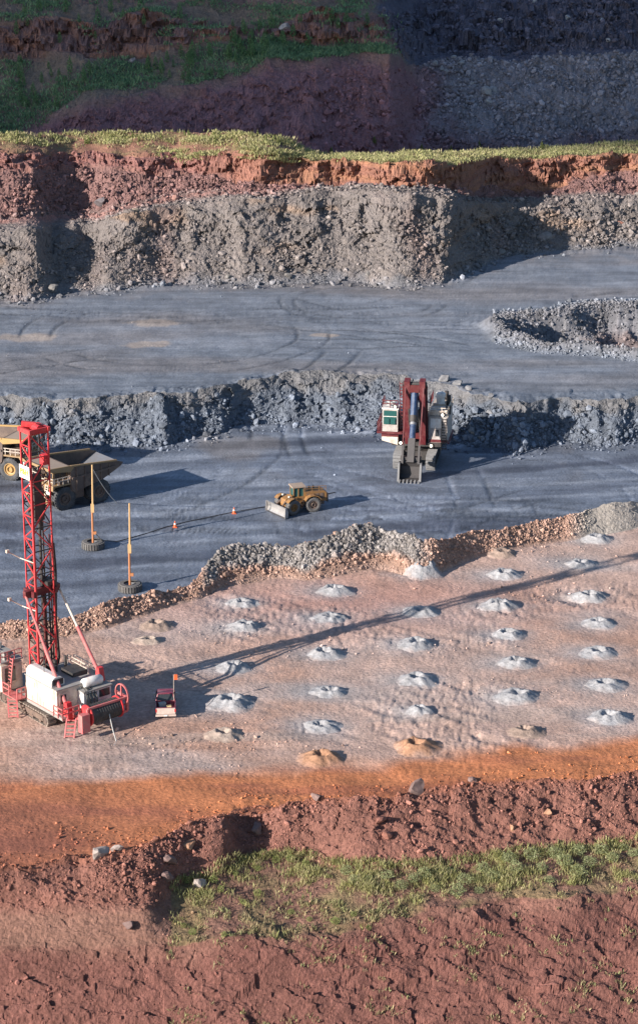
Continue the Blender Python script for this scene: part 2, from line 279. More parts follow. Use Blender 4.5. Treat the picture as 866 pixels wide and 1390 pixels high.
def colour_seg(X, Y, px, seg, t, z, k):
    n1 = fbm(X*.05, Y*.05, 101, 4); n2 = fbm(X*.22, Y*.22, 102, 4); n3 = fbm(X*.9, Y*.9, 103, 3)
    nxt = BT[np.minimum(seg+1, NL-2)]; prv = BT[np.maximum(seg-1, 0)]; c = BT[seg]
    tj = t+.10*n2
    c = lerp3(c, nxt, .5*sstep(.86, 1.0, tj)); c = lerp3(c, prv, .5*sstep(.14, 0., tj))
    s = seg
    # drilled bench: orange road in front, pink centre, grey dust
    m = s == 5
    if m.any():
        Yo = ground_y(np.interp(px, [-150, 0, 250, 450, 600, 866, 1016], [1058, 1056, 1052, 1036, 1030, 1003, 988]))
        wor = sstep(1.6, -1.6, Y-Yo+3.0*n1+.8*n2)
        cb = lerp3(C3(.45, .315, .265), C3(.42, .26, .20), sstep(-.1, .5, n1))
        cb = lerp3(cb, C3(.35, .32, .315), .45*sstep(.1, .6, fbm(X*.025+3, Y*.10, 104, 3)))
        pink = np.exp(-(((X-2)/22)**2+((Y-232)/9)**2)); cb = lerp3(cb, C3(.40, .225, .19), .8*pink)
        left = sstep(-22, -42, X+4*n1)*sstep(212, 196, Y); cb = lerp3(cb, C3(.42, .215, .12), .8*left)
        cb = lerp3(cb, C3(.36, .28, .245), .6*sstep(.15, .6, fbm(X*.03, Y*.35, 105, 3))*sstep(215, 200, Y))
        cor = lerp3(C3(.46, .175, .08), C3(.33, .12, .065), sstep(-.1, .45, fbm(X*.05, Y*.28, 106, 4)))
        dark = sstep(-8, -30, X)*sstep(187, 178, Y); cor = lerp3(cor, C3(.23, .09, .065), .75*dark)
        cb = lerp3(cb, cor, wor); tk = tracks(X, Y, 5); cb = lerp3(cb, cb*.78, .7*tk)
        for (p, sc, k) in CONES_W:
            if k == 0:
                d2 = ((X-p.x+.9)/(3.4*sc))**2+((Y-p.y)/(2.3*sc))**2
                cb = lerp3(cb, C3(.33, .325, .335), .85*np.exp(-d2*(1+.5*n3)))
        c = np.where(m[..., None], cb, c)
        # rubble pile along the edge of the bench is grey
    m = (s == 6) | (s == 7)
    if m.any():
        w = sstep(272, 285, px)*sstep(592, 560, px)*sstep(.22, .45, t+.25*n2+.3*(s == 7))
        ce = lerp3(c, C3(.20, .185, .18), w); ce = lerp3(ce, C3(.33, .30, .275), sstep(765, 800, px))
        c = np.where(m[..., None], ce, c)
        # haul floor: wet bands and pale dust streaks
    m = s == 8
    if m.any():
        wet = sstep(.05, .4, fbm(X*.016+.3, Y*.16-.03*X, 107, 4)+.25*np.exp(-((Y-288+.05*(X-10))/4.5)**2)*sstep(-25, 0, X)-.05)
        pale = sstep(.0, .45, fbm(X*.028, Y*.34-.05*X, 108, 4))
        cf = lerp3(c, C3(.24, .27, .33), .8*pale); cf = lerp3(cf, C3(.062, .072, .102), .85*wet)
        cf = lerp3(cf, C3(.16, .145, .14), .6*sstep(.2, .6, n1)*sstep(300, 320, Y))
        tk = tracks(X, Y, 8); cf = lerp3(cf, cf*np.where(n1[..., None] > 0, .5, 1.5), .85*tk)
        c = np.where(m[..., None], cf, c)
    m = s == 10
    if m.any():
        pale = sstep(.0, .5, fbm(X*.018, Y*.10+.01*X, 109, 4)); brown = sstep(.0, .5, fbm(X*.012+8, Y*.045, 110, 3))
        cm = lerp3(c, C3(.225, .245, .29), .75*pale); cm = lerp3(cm, C3(.18, .16, .155), .55*brown)
        for (qx, qy, rx, ry) in ((400/2, 330+275/2, 34, 5), (420/2, 330+218/2, 38, 5), (35, 330+255/2, 45, 6), (440, 455, 20, 3)):
            p = ground_point(qx, qy, -4.); wq = ground_point(qx+rx, qy, -4.).x-p.x; hq = abs(ground_point(qx, qy-ry, -4.).y-p.y)
            cm = lerp3(cm, C3(.36, .30, .26), .75*sstep(1.25, .55, ((X-p.x)/wq)**2+((Y-p.y)/hq)**2+.9*n2))
        tk = tracks(X, Y, 10); cm = lerp3(cm, cm*.55, .85*tk)
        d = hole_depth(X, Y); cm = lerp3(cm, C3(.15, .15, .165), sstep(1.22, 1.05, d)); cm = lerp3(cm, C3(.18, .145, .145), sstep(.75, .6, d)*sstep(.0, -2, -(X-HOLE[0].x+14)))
        c = np.where(m[..., None], cm, c)
        # shovel face: bluish grey below, browner crest
    m = s == 9
    if m.any():
        c = np.where(m[..., None], lerp3(c, C3(.155, .148, .148), .8*sstep(.55, .95, t+.3*n2)), c)
    m = s == 11
    if m.any():
        cb2 = lerp3(c, C3(.25, .17, .12), .7*sstep(.25, .6, fbm(X*.05, z*.20, 111, 3))*sstep(.25, .6, t)); cb2 = lerp3(cb2, C3(.20, .145, .135), .7*sstep(.1, .5, fbm(X*.045+5, Y*.02, 112, 3)))
        c = np.where(m[..., None], cb2, c)
    m = (s == 12)
    if m.any():
        c = np.where(m[..., None], lerp3(c, C3(.27, .155, .14), sstep(.3, .9, t+.3*n2)*sstep(420, 330, px)), c)
    m = (s == 14)
    if m.any():
        cl = lerp3(c, C3(.31, .155, .10), sstep(-.2, .3, fbm(X*.03, z*.9, 113, 3))*sstep(330, 420, px)); cl = lerp3(cl, C3(.24, .12, .115), sstep(340, 240, px)*.7)
        c = np.where(m[..., None], cl, c)
        # far dump: pale rock band below the bench, dark tier above, purple hillside left
    m = (s == 18)
    if m.any():
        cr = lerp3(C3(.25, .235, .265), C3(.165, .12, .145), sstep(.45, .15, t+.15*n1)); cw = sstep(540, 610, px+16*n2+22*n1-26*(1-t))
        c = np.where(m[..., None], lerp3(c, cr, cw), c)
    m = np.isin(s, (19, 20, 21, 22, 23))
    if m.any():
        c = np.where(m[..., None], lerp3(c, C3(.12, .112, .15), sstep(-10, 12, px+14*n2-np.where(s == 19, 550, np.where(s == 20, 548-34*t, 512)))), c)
    m = (s == 20)
    if m.any():
        c = np.where(m[..., None], lerp3(c, C3(.36, .18, .13), sstep(525, 500, px)*sstep(.0, .5, fbm(X*.06, z*.5, 114, 3))), c)
        # grassy soil
    m = (s == 15) | ((s == 2) & (px > 232))
    if m.any():
        c = np.where(m[..., None], lerp3(c, C3(.17, .15, .07), .6*sstep(.0, .5, n2+.2)), c)
    v = 1+.22*n2+.16*n3
    return np.clip(c*v[..., None], .01, .8)
def ground_y(py, z=0.0): return (CAMH-z)/tand(py)

# ---------------------------------------------------------------- materials
MATS = {}
def nodes(m): m.use_nodes = True; return m.node_tree.nodes, m.node_tree.links
def paint(name, col, rough=.55, metal=0., dirt=.35, dirtcol=(.20, .17, .15), scale=1.2, emit=None):
    """machine paint with dust and scuffs"""
    m = bpy.data.materials.new(name); N_, K_ = nodes(m); b = N_['Principled BSDF']
    tc = N_.new('ShaderNodeTexCoord'); no = N_.new('ShaderNodeTexNoise'); no.inputs['Scale'].default_value = scale; no.inputs['Detail'].default_value = 8; no.inputs['Roughness'].default_value = .7
    K_.new(tc.outputs['Object'], no.inputs['Vector'])
    r = N_.new('ShaderNodeValToRGB'); r.color_ramp.elements[0].position = .42; r.color_ramp.elements[1].position = .72
    K_.new(no.outputs['Fac'], r.inputs['Fac'])
    mul = N_.new('ShaderNodeMath'); mul.operation = 'MULTIPLY'; mul.inputs[1].default_value = dirt*1.6; K_.new(r.outputs['Color'], mul.inputs[0])
    mx = N_.new('ShaderNodeMix'); mx.data_type = 'RGBA'; mx.clamp_factor = True; K_.new(mul.outputs[0], mx.inputs['Factor'])
    mx.inputs['A'].default_value = (*col, 1); mx.inputs['B'].default_value = (*dirtcol, 1)
    K_.new(mx.outputs['Result'], b.inputs['Base Color'])
    b.inputs['Roughness'].default_value = rough; b.inputs['Metallic'].default_value = metal
    if emit: b.inputs['Emission Color'].default_value = (*emit[0], 1); b.inputs['Emission Strength'].default_value = emit[1]
    MATS[name] = m; return m
def ground_mat(name, rough, bump=.5, spec=.3, s1=2.2, treads=False):
    m = bpy.data.materials.new(name); N_, K_ = nodes(m); b = N_['Principled BSDF']
    at = N_.new('ShaderNodeAttribute'); at.attribute_name = 'Col'
    tc = N_.new('ShaderNodeTexCoord')
    no = N_.new('ShaderNodeTexNoise'); no.inputs['Scale'].default_value = s1; no.inputs['Detail'].default_value = 9; no.inputs['Roughness'].default_value = .72
    K_.new(tc.outputs['Object'], no.inputs['Vector'])
    vo = N_.new('ShaderNodeTexVoronoi'); vo.inputs['Scale'].default_value = 3.1; K_.new(tc.outputs['Object'], vo.inputs['Vector'])
    mr = N_.new('ShaderNodeMapRange'); mr.inputs['From Min'].default_value = .3; mr.inputs['From Max'].default_value = .7; mr.inputs['To Min'].default_value = .62; mr.inputs['To Max'].default_value = 1.38
    K_.new(no.outputs['Fac'], mr.inputs['Value'])
    mx = N_.new('ShaderNodeMix'); mx.data_type = 'RGBA'; mx.blend_type = 'MULTIPLY'; mx.inputs['Factor'].default_value = 1
    K_.new(at.outputs['Color'], mx.inputs['A']); K_.new(mr.outputs['Result'], mx.inputs['B'])
    K_.new(mx.outputs['Result'], b.inputs['Base Color'])
    ad = N_.new('ShaderNodeMath'); ad.operation = 'MULTIPLY_ADD'; ad.inputs[1].default_value = -.35; K_.new(vo.outputs['Distance'], ad.inputs[0]); K_.new(no.outputs['Fac'], ad.inputs[2])
    h = ad.outputs[0]
    if treads:
        # streaks dragged along by traffic
        mp = N_.new('ShaderNodeMapping'); mp.inputs['Scale'].default_value = (.06, .42, 1); mp.inputs['Rotation'].default_value = (0, 0, -.09); K_.new(tc.outputs['Object'], mp.inputs['Vector'])
        n3 = N_.new('ShaderNodeTexNoise'); n3.inputs['Scale'].default_value = 1.0; n3.inputs['Detail'].default_value = 6; n3.inputs['Roughness'].default_value = .65; K_.new(mp.outputs[0], n3.inputs['Vector'])
        r3 = N_.new('ShaderNodeMapRange'); r3.inputs['From Min'].default_value = .33; r3.inputs['From Max'].default_value = .67; r3.inputs['To Min'].default_value = .78; r3.inputs['To Max'].default_value = 1.24; K_.new(n3.outputs['Fac'], r3.inputs['Value'])
        mx2 = N_.new('ShaderNodeMix'); mx2.data_type = 'RGBA'; mx2.blend_type = 'MULTIPLY'; mx2.inputs['Factor'].default_value = 1; K_.new(mx.outputs['Result'], mx2.inputs['A']); K_.new(r3.outputs['Result'], mx2.inputs['B']); K_.new(mx2.outputs['Result'], b.inputs['Base Color'])
        mp = N_.new('ShaderNodeMapping'); mp.inputs['Scale'].default_value = (.03, .42, 1); mp.inputs['Rotation'].default_value = (0, 0, -.05); K_.new(tc.outputs['Object'], mp.inputs['Vector'])
        n2 = N_.new('ShaderNodeTexNoise'); n2.inputs['Scale'].default_value = 1.0; n2.inputs['Detail'].default_value = 3; K_.new(mp.outputs[0], n2.inputs['Vector'])
        r2 = N_.new('ShaderNodeMapRange'); r2.inputs['From Min'].default_value = .60; r2.inputs['From Max'].default_value = .66; K_.new(n2.outputs['Fac'], r2.inputs['Value'])
        w = N_.new('ShaderNodeTexWave'); w.inputs['Scale'].default_value = .42; w.inputs['Distortion'].default_value = 1.0; K_.new(tc.outputs['Object'], w.inputs['Vector'])
        mm = N_.new('ShaderNodeMath'); mm.operation = 'MULTIPLY'; K_.new(w.outputs['Fac'], mm.inputs[0]); K_.new(r2.outputs['Result'], mm.inputs[1])
        a2 = N_.new('ShaderNodeMath'); a2.operation = 'MULTIPLY_ADD'; a2.inputs[1].default_value = .18; K_.new(mm.outputs[0], a2.inputs[0]); K_.new(h, a2.inputs[2]); h = a2.outputs[0]
    bp = N_.new('ShaderNodeBump'); bp.inputs['Strength'].default_value = bump; bp.inputs['Distance'].default_value = .35
    K_.new(h, bp.inputs['Height']); K_.new(bp.outputs['Normal'], b.inputs['Normal'])
    b.inputs['Roughness'].default_value = rough; b.inputs['Specular IOR Level'].default_value = spec
    MATS[name] = m; return m
def attr_mat(name, rough=.8, transl=False):
    m = bpy.data.materials.new(name); N_, K_ = nodes(m); b = N_['Principled BSDF']
    at = N_.new('ShaderNodeAttribute'); at.attribute_name = 'Col'
    tc = N_.new('ShaderNodeTexCoord'); no = N_.new('ShaderNodeTexNoise'); no.inputs['Scale'].default_value = 4.; no.inputs['Detail'].default_value = 5; K_.new(tc.outputs['Object'], no.inputs['Vector'])
    mr = N_.new('ShaderNodeMapRange'); mr.inputs['From Min'].default_value = .3; mr.inputs['From Max'].default_value = .7; mr.inputs['To Min'].default_value = .75; mr.inputs['To Max'].default_value = 1.25; K_.new(no.outputs['Fac'], mr.inputs['Value'])
    mx = N_.new('ShaderNodeMix'); mx.data_type = 'RGBA'; mx.blend_type = 'MULTIPLY'; mx.inputs['Factor'].default_value = 1
    K_.new(at.outputs['Color'], mx.inputs['A']); K_.new(mr.outputs['Result'], mx.inputs['B']); K_.new(mx.outputs['Result'], b.inputs['Base Color'])
    b.inputs['Roughness'].default_value = rough; b.inputs['Specular IOR Level'].default_value = .2
    if transl:
        tr = N_.new('ShaderNodeBsdfTranslucent'); K_.new(mx.outputs['Result'], tr.inputs['Color'])
        ms = N_.new('ShaderNodeMixShader'); ms.inputs[0].default_value = .3
        K_.new(b.outputs[0], ms.inputs[1]); K_.new(tr.outputs[0], ms.inputs[2]); K_.new(ms.outputs[0], N_['Material Output'].inputs['Surface'])
    MATS[name] = m; return m
ground_mat('rough_dirt', .95, .8, s1=3.4); ground_mat('bench_dirt', .93, .35, s1=2.6); ground_mat('haul_floor', .62, .3, .45, 3.0, True); ground_mat('broken_rock', .85, .9, .3, 2.0)
attr_mat('rock'); attr_mat('foliage', .6, True)

# ---------------------------------------------------------------- mesh helpers
def tag(o, label=None, cat=None, group=None, kind=None):
    if label: o['label'] = label
    if cat: o['category'] = cat
    if group: o['group'] = group
    if kind: o['kind'] = kind
    return o
def np_mesh(name, v, tri, cols=None, smooth=False, quads=None):
    me = bpy.data.meshes.new(name); f = tri if quads is None else quads; n = f.shape[1]
    me.vertices.add(len(v)); me.vertices.foreach_set('co', np.ascontiguousarray(v, np.float32).ravel())
    me.loops.add(f.size); me.loops.foreach_set('vertex_index', np.ascontiguousarray(f, np.int32).ravel())
    me.polygons.add(len(f)); me.polygons.foreach_set('loop_start', np.arange(0, f.size, n, dtype=np.int32))
    me.polygons.foreach_set('use_smooth', np.full(len(f), smooth))
    me.update(calc_edges=True)
    if cols is not None:
        a = me.color_attributes.new('Col', 'FLOAT_COLOR', 'POINT')
        c4 = np.ones((len(v), 4), np.float32); c4[:, :3] = cols; a.data.foreach_set('color', c4.ravel())
    return me
def link(name, me, mat=None, parent=None):
    o = bpy.data.objects.new(name, me); COL.objects.link(o)
    if mat: me.materials.clear(); me.materials.append(MATS[mat] if isinstance(mat, str) else mat)
    if parent: o.parent = parent
    return o
def empty(name, loc, rz=0.):
    o = bpy.data.objects.new(name, None); COL.objects.link(o); o.location = loc; o.rotation_euler = (0, 0, rz); o.empty_display_size = .3; return o

# ---------------------------------------------------------------- terrain sheets
cols_px = np.concatenate([np.arange(-1390, -250, 60.), np.arange(-250, -56, 6.), np.arange(-56, 924, 1.75), np.arange(924, 1120, 6.), np.arange(1120, 2260, 60.)])
_dup = 0
ROWS = [3, 95, 40, 70, 8, 125, 30, 12, 95, 62, 125, 95, 20, 36, 30, 18, 5, 4, 95, 30, 42, 22, 22, 8, 4]
GROUPS = [('foreground_bank', (0, 1, 2, 3, 4), 'rough_dirt'), ('drill_bench', (5,), 'bench_dirt'), ('bench_berm', (6, 7), 'rough_dirt'), ('pit_floor', (8,), 'haul_floor'),
          ('rock_face', (9,), 'broken_rock'), ('middle_bench', (10,), 'haul_floor'), ('high_rock_face', (11,), 'broken_rock'), ('rubble_shelf', (12, 13), 'broken_rock'),
          ('red_ledge', (14,), 'rough_dirt'), ('ledge_top', (15, 16, 17), 'rough_dirt'), ('far_hillside', (18, 19, 20, 21, 22, 23), 'broken_rock'), ('plateau', (24,), 'rough_dirt')]
row_y, row_seg, row_t = [], [], []
yc = np.array([np.interp(cols_px, GP, YL[i]) for i in range(NL)]); zc = np.array([np.interp(cols_px, GP, ZL[i]) for i in range(NL)])
seg_first = []
for s in range(NL-1):
    seg_first.append(len(row_seg))
    for k in range(ROWS[s]): row_seg.append(s); row_t.append(float(np.interp(k/ROWS[s], [0, .72, 1], [0, .5, 1])) if s == 10 else k/ROWS[s])
row_seg.append(NL-2); row_t.append(1.0); seg_first.append(len(row_seg)-1)
rs = np.array(row_seg); rt = np.array(row_t)
YY = yc[rs]+(yc[rs+1]-yc[rs])*rt[:, None]; ZZ = zc[rs]+(zc[rs+1]-zc[rs])*rt[:, None]
PX = np.broadcast_to(cols_px, YY.shape); XX = (PX-433)/FPX*tdepth(YY)
SS = np.broadcast_to(rs[:, None], YY.shape); TT = np.broadcast_to(rt[:, None], YY.shape)
HH = height(XX, YY, PX, SS, TT, ZZ)
# overhangs and broken blocks: the steep faces are also pushed in and out along y
win_ = np.clip(np.sin(np.pi*TT)*1.6, 0, 1); amp_ = np.select([SS == 14, SS == 11, SS == 9, SS == 20, SS == 18, SS == 13], [1.5, .9, .6, 2.2, 1.0, .5], 0.)
YD = YY+part(amp_ > 0, lambda X, Z, a, f: a*(.8*blocks(X*.33+.3*perlin(X*.2, Z*.3, 81), Z*.55+.2*perlin(X*.3, Z*.2, 82), 83)+.5*blocks(X*.9, Z*1.3, 84)+f*fbm(X*.10, Z*.13, 85, 3)), XX, HH, amp_*win_, np.where(SS == 11, 1.5, 1.1))
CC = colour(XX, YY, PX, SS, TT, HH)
nc = len(cols_px)
for name, segs, mt in GROUPS:
    r0 = seg_first[segs[0]]; r1 = seg_first[segs[-1]+1]
    n = r1-r0+1
    v = np.stack([XX[r0:r1+1], YD[r0:r1+1], HH[r0:r1+1]], -1).reshape(-1, 3); c = CC[r0:r1+1].reshape(-1, 3)
    i = np.arange(n-1)[:, None]*nc+np.arange(nc-1)[None, :]; i = i.ravel()
    q = np.stack([i, i+1, i+1+nc, i+nc], -1)
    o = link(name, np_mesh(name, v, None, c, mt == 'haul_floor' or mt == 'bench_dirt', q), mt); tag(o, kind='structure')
# wide ground round the quarry out to the horizon
R_ = 3000.
gv = np.array([[-R_, -R_, -24.], [R_, -R_, -24.], [R_, R_, -24.], [-R_, R_, -24.]]); gq = np.array([[0, 1, 2, 3]])
tag(link('ground', np_mesh('ground', gv, None, np.tile([.14, .10, .07], (4, 1)), False, gq), 'rough_dirt'), kind='structure')

def sample(seg, pxr, tr, n, dens=None):
    px = rng.uniform(pxr[0], pxr[1], n); t = rng.uniform(tr[0], tr[1], n); s = np.full(n, seg)
    y = np.array([np.interp(px, GP, YL[seg]), np.interp(px, GP, YL[seg+1])]); Y = y[0]+(y[1]-y[0])*t
    zz = np.array([np.interp(px, GP, ZL[seg]), np.interp(px, GP, ZL[seg+1])]); Z = zz[0]+(zz[1]-zz[0])*t
    X = (px-433)/FPX*tdepth(Y)
    k = np.ones(n, bool) if dens is None else rng.uniform(0, 1, n) < dens(X, Y, px, t)
    X, Y, px, s, t, Z = X[k], Y[k], px[k], s[k], t[k], Z[k]
    h = height(X, Y, px, s, t, Z); c = colour(X, Y, px, s, t, h)
    return np.stack([X, Y, h], -1), c
def base_z(x, y): return float(locate(np.array([x]), np.array([y]))[3][0])
def ground_z(x, y): return float(height(np.array([x]), np.array([y]))[0])

# ---------------------------------------------------------------- loose rock
ph = (1+5**.5)/2
ICO = np.array([[-1, ph, 0], [1, ph, 0], [-1, -ph, 0], [1, -ph, 0], [0, -1, ph], [0, 1, ph], [0, -1, -ph], [0, 1, -ph], [ph, 0, -1], [ph, 0, 1], [-ph, 0, -1], [-ph, 0, 1]])/1.902
ICOF = np.array([[0, 11, 5], [0, 5, 1], [0, 1, 7], [0, 7, 10], [0, 10, 11], [1, 5, 9], [5, 11, 4], [11, 10, 2], [10, 7, 6], [7, 1, 8], [3, 9, 4], [3, 4, 2], [3, 2, 6], [3, 6, 8], [3, 8, 9], [4, 9, 5], [2, 4, 11], [6, 2, 10], [8, 6, 7], [9, 8, 1]])
def rand_rot(n):
    q = rng.normal(size=(n, 4)); q /= np.linalg.norm(q, axis=1)[:, None]; w, x, y, z = q.T
    return np.stack([1-2*(y*y+z*z), 2*(x*y-z*w), 2*(x*z+y*w), 2*(x*y+z*w), 1-2*(x*x+z*z), 2*(y*z-x*w), 2*(x*z-y*w), 2*(y*z+x*w), 1-2*(x*x+y*y)], -1).reshape(n, 3, 3)
def rock_shapes(n):
    v = ICO[None]*(1+rng.uniform(-.28, .28, (n, 12, 1))); v = np.sign(v)*np.abs(v)**.75
    return v*rng.uniform([.75, .6, .45], [1.25, 1., .85], (n, 1, 3))
def rubble(name, parts, size, tone=1.0, sink=.2):
    P_ = np.concatenate([p for p, c in parts]); C_ = np.concatenate([c for p, c in parts]); n = len(P_)
    s = size[0]*(1-rng.uniform(0, 1, n)*(1-(size[0]/size[1])**size[2]))**(-1/size[2])
    v = np.einsum('nij,nvj->nvi', rand_rot(n), rock_shapes(n))*(s[:, None, None]*.5)
    v += P_[:, None, :]; v[:, :, 2] += (s*(.5-sink)*.6)[:, None]
    f = (ICOF[None]+(np.arange(n)*12)[:, None, None]).reshape(-1, 3)
    c = np.repeat(np.clip(C_*tone*rng.uniform(.6, 1.6, (n, 1)), .01, .7), 12, 0)
    return tag(link(name, np_mesh(name, v.reshape(-1, 3), f, c), 'rock'), kind='stuff')
def clump(X, Y, f=.08, s=300, lo=-.1, hi=.4): return sstep(lo, hi, fbm(X*f, Y*f*1.5, s, 3))

o = rubble('rock_rubble', [sample(9, (-60, 930), (.0, .75), 5200, lambda X, Y, p, t: (1-.6*t)*(.35+.65*clump(X, Y))), sample(9, (-60, 930), (.0, .15), 900), sample(8, (-60, 930), (.93, 1.), 1100, lambda X, Y, p, t: (t-.9)*8), sample(9, (560, 760), (.0, .6), 1100)], (.22, 1.6, 2.0))
tag(o, 'broken blue grey rock lying over the low face behind the mining shovel', 'rubble')
o = rubble('rock_rubble', [sample(11, (-60, 930), (.0, .7), 12500, lambda X, Y, p, t: (1-t)*(.35+.65*clump(X, Y))), sample(11, (640, 930), (.0, .9), 1500), sample(11, (-60, 930), (.5, 1.), 1500, lambda X, Y, p, t: clump(X, Y, .07, 310)), sample(10, (-60, 930), (.94, 1), 900, lambda X, Y, p, t: (t-.92)*9)], (.25, 1.6, 2.1))
tag(o, 'broken brown grey rock lying over the high face beyond the middle bench', 'rubble')
o = rubble('rock_rubble', [sample(12, (100, 930), (.0, 1.), 1700), sample(13, (-60, 400), (.0, .9), 2600), sample(13, (400, 930), (.0, .9), 700)], (.3, 1.4, 2.4))
tag(o, 'purplish broken rock spread along the shelf under the red ledge', 'rubble')
o = rubble('rock_rubble', [sample(6, (276, 585), (.25, 1.), 6500), sample(7, (276, 585), (.0, .35), 2000), sample(6, (268, 300), (.4, 1.), 260)], (.20, .85, 2.4))
tag(o, 'heap of loose grey rock along the far edge of the drilled bench', 'rubble')
o = rubble('rock_rubble', [sample(6, (-60, 290), (.15, 1.), 2600), sample(7, (-60, 290), (.0, .3), 500), sample(6, (575, 800), (.15, 1.), 2600), sample(7, (575, 800), (0, .3), 500), sample(6, (280, 580), (.0, .4), 700)], (.12, .6, 2.4))
tag(o, 'pinkish dirt lumps and stones along the berm of the drilled bench', 'rubble')
o = rubble('rock_rubble', [sample(3, (225, 930), (.0, 1.), 4200, lambda X, Y, p, t: .25+.75*clump(X, Y, .12, 320)), sample(3, (225, 930), (.75, 1.), 1400), sample(4, (-60, 930), (.0, .9), 900), sample(3, (120, 260), (.3, 1.), 800), sample(3, (-60, 240), (.0, .95), 500), sample(1, (-60, 225), (0, 1), 500), sample(3, (230, 930), (0., .12), 800)], (.10, .62, 2.5))
tag(o, 'red brown stones and lumps over the near dirt bank', 'rubble')
o = rubble('rock_rubble', [sample(10, (670, 930), (.02, .60), 17000, lambda X, Y, p, t: (lambda d: np.maximum(sstep(.95, 1.02, d)*sstep(1.28, 1.12, d), .9*sstep(.48, .58, d)*sstep(1., .95, d)))(hole_depth(X, Y)))], (.25, 1.0, 2.5))
tag(o, 'loose grey rock ringing the dug hole in the middle bench', 'rubble')
def dump_edge(X, Y, p, t): return sstep(-6, 22, p-550-24*(1-t)+18*fbm(X*.12, Y*.12, 400, 3))
o = rubble('rock_rubble', [sample(18, (535, 930), (.0, 1.), 4300, dump_edge), sample(18, (535, 930), (.55, 1.), 1300, dump_edge), sample(20, (505, 930), (.0, 1.), 2900, lambda X, Y, p, t: sstep(-8, 16, p-548+34*t+14*fbm(X*.1, Y*.2, 401, 3))), sample(18, (440, 552), (.0, .9), 300)], (.5, 1.9, 2.4))
tag(o, 'dumped waste rock covering the far slope behind the grassy ledge', 'rubble')
o = rubble('clod', [sample(5, (-60, 930), (.0, 1.), 7000, lambda X, Y, p, t: clump(X, Y, .06, 330, .0, .5)), sample(5, (-60, 930), (.0, .06), 700), sample(8, (-60, 930), (.0, 1.), 160), sample(10, (-60, 640), (.0, 1.), 260), sample(2, (220, 930), (0, 1), 500), sample(1, (220, 930), (0, 1), 400)], (.09, .45, 2.5))
tag(o, 'scattered clods and pebbles on the bench, road and haul floor', 'stones')

# ---------------------------------------------------------------- grass and weeds
def blades(name, pts, hgt, wid, nb, pal, spread=.25, label=None, lean=.45):
    n = len(pts); base = np.repeat(pts, nb, 0); m = n*nb
    base = base+np.concatenate([rng.normal(0, spread, (m, 2)), np.zeros((m, 1))], 1)
    sc = np.repeat(rng.uniform(.55, 1.25, n), nb); h = rng.uniform(hgt[0], hgt[1], m)*sc
    a = rng.uniform(0, 2*math.pi, m); d = np.stack([np.cos(a), np.sin(a), 0*a], -1)*(wid*rng.uniform(.6, 1.3, m))[:, None]
    tip = base+np.stack([rng.normal(0, lean, m)*h, rng.normal(0, lean, m)*h, h], -1)
    mid = base+(tip-base)*.55
    base = base-np.array([0, 0, .08])
    v = np.stack([base, mid-d, tip, mid+d], 1).reshape(-1, 3); q = np.arange(4*m).reshape(-1, 4)
    pal = np.array(pal); pick = np.repeat(rng.integers(0, len(pal), n), nb)
    c = pal[pick]*np.repeat(rng.uniform(.75, 1.25, n), nb)[:, None]*rng.uniform(.85, 1.15, (m, 1))
    return tag(link(name, np_mesh(name, v, None, np.repeat(c, 4, 0), False, q), 'foliage'), label, 'grass', kind='stuff')
G1 = [(.36, .36, .16), (.42, .40, .20), (.30, .31, .14), (.42, .37, .22)]
G2 = [(.22, .35, .19), (.18, .30, .17), (.26, .36, .20)]
def gd(f, s, lo, hi): return lambda X, Y, p, t: clump(X, Y, f, s, lo, hi)
v1 = np.concatenate([sample(15, (-60, 408), (.2, 1.), 5200, lambda X, Y, p, t: sstep(.15, .7, t)*(.10+.90*clump(X, Y, .11, 340, -.15, .4)))[0],
                     sample(15, (405, 930), (.02, 1.), 5200, lambda X, Y, p, t: .35+.6*clump(X, Y, .12, 345, -.3, .3))[0],
                     sample(14, (200, 405), (.75, 1.), 700, gd(.08, 341, -.2, .4))[0], sample(15, (200, 405), (.0, .18), 800, gd(.06, 342, -.1, .4))[0]])
blades('grass', v1, (.25, .85), .10, 7, G1, .55, 'pale green grass and weeds along the top of the red ledge')
def veg(X, Y, p, lim): return sstep(lim+20, lim-30, p+30*fbm(X*.07, Y*.09, 410, 3))
def far_grass(X, Y, p, t): return clump(X, Y, .05, 350, -.15, .25)
v2 = np.concatenate([sample(19, (-60, 540), (.0, 1.), 8200, lambda X, Y, p, t: veg(X, Y, p, 520)*.75*np.maximum(far_grass(X, Y, p, t), .45*(p > 250)))[0],
                     sample(18, (-60, 110), (.0, 1.), 2600, lambda X, Y, p, t: sstep(130, 40, p+80*(1-t))*clump(X, Y, .06, 351, -.2, .2))[0],
                     sample(20, (-60, 540), (.0, 1.), 1500, gd(.05, 352, .1, .4))[0], sample(21, (-60, 545), (.0, 1.), 3200, lambda X, Y, p, t: veg(X, Y, p, 490)*clump(X, Y, .06, 353, -.1, .4))[0],
                     sample(22, (-60, 545), (.0, 1.), 1800, lambda X, Y, p, t: veg(X, Y, p, 490)*clump(X, Y, .06, 354, -.1, .4))[0], sample(17, (540, 620), (.5, 1.), 200)[0]])
blades('grass', v2, (.35, 1.15), .16, 6, G2, .8, 'dark green grass and scrub over the shaded far hillside')
def near_w(X, Y, p, t):
    e = np.interp(p, [235, 300, 380, 430, 560, 866], [.55, .6, .55, .62, .25, .2])
    return sstep(e-.06, e+.12, t)*sstep(232, 262, p)*(.03+.97*clump(X, Y, .35, 360, -.1, .5))
v3 = np.concatenate([sample(2, (225, 930), (.0, 1.), 6000, near_w)[0], sample(3, (225, 930), (0, .1), 500)[0], sample(2, (230, 930), (.0, 1.), 500, gd(.4, 361, .0, .4))[0]])
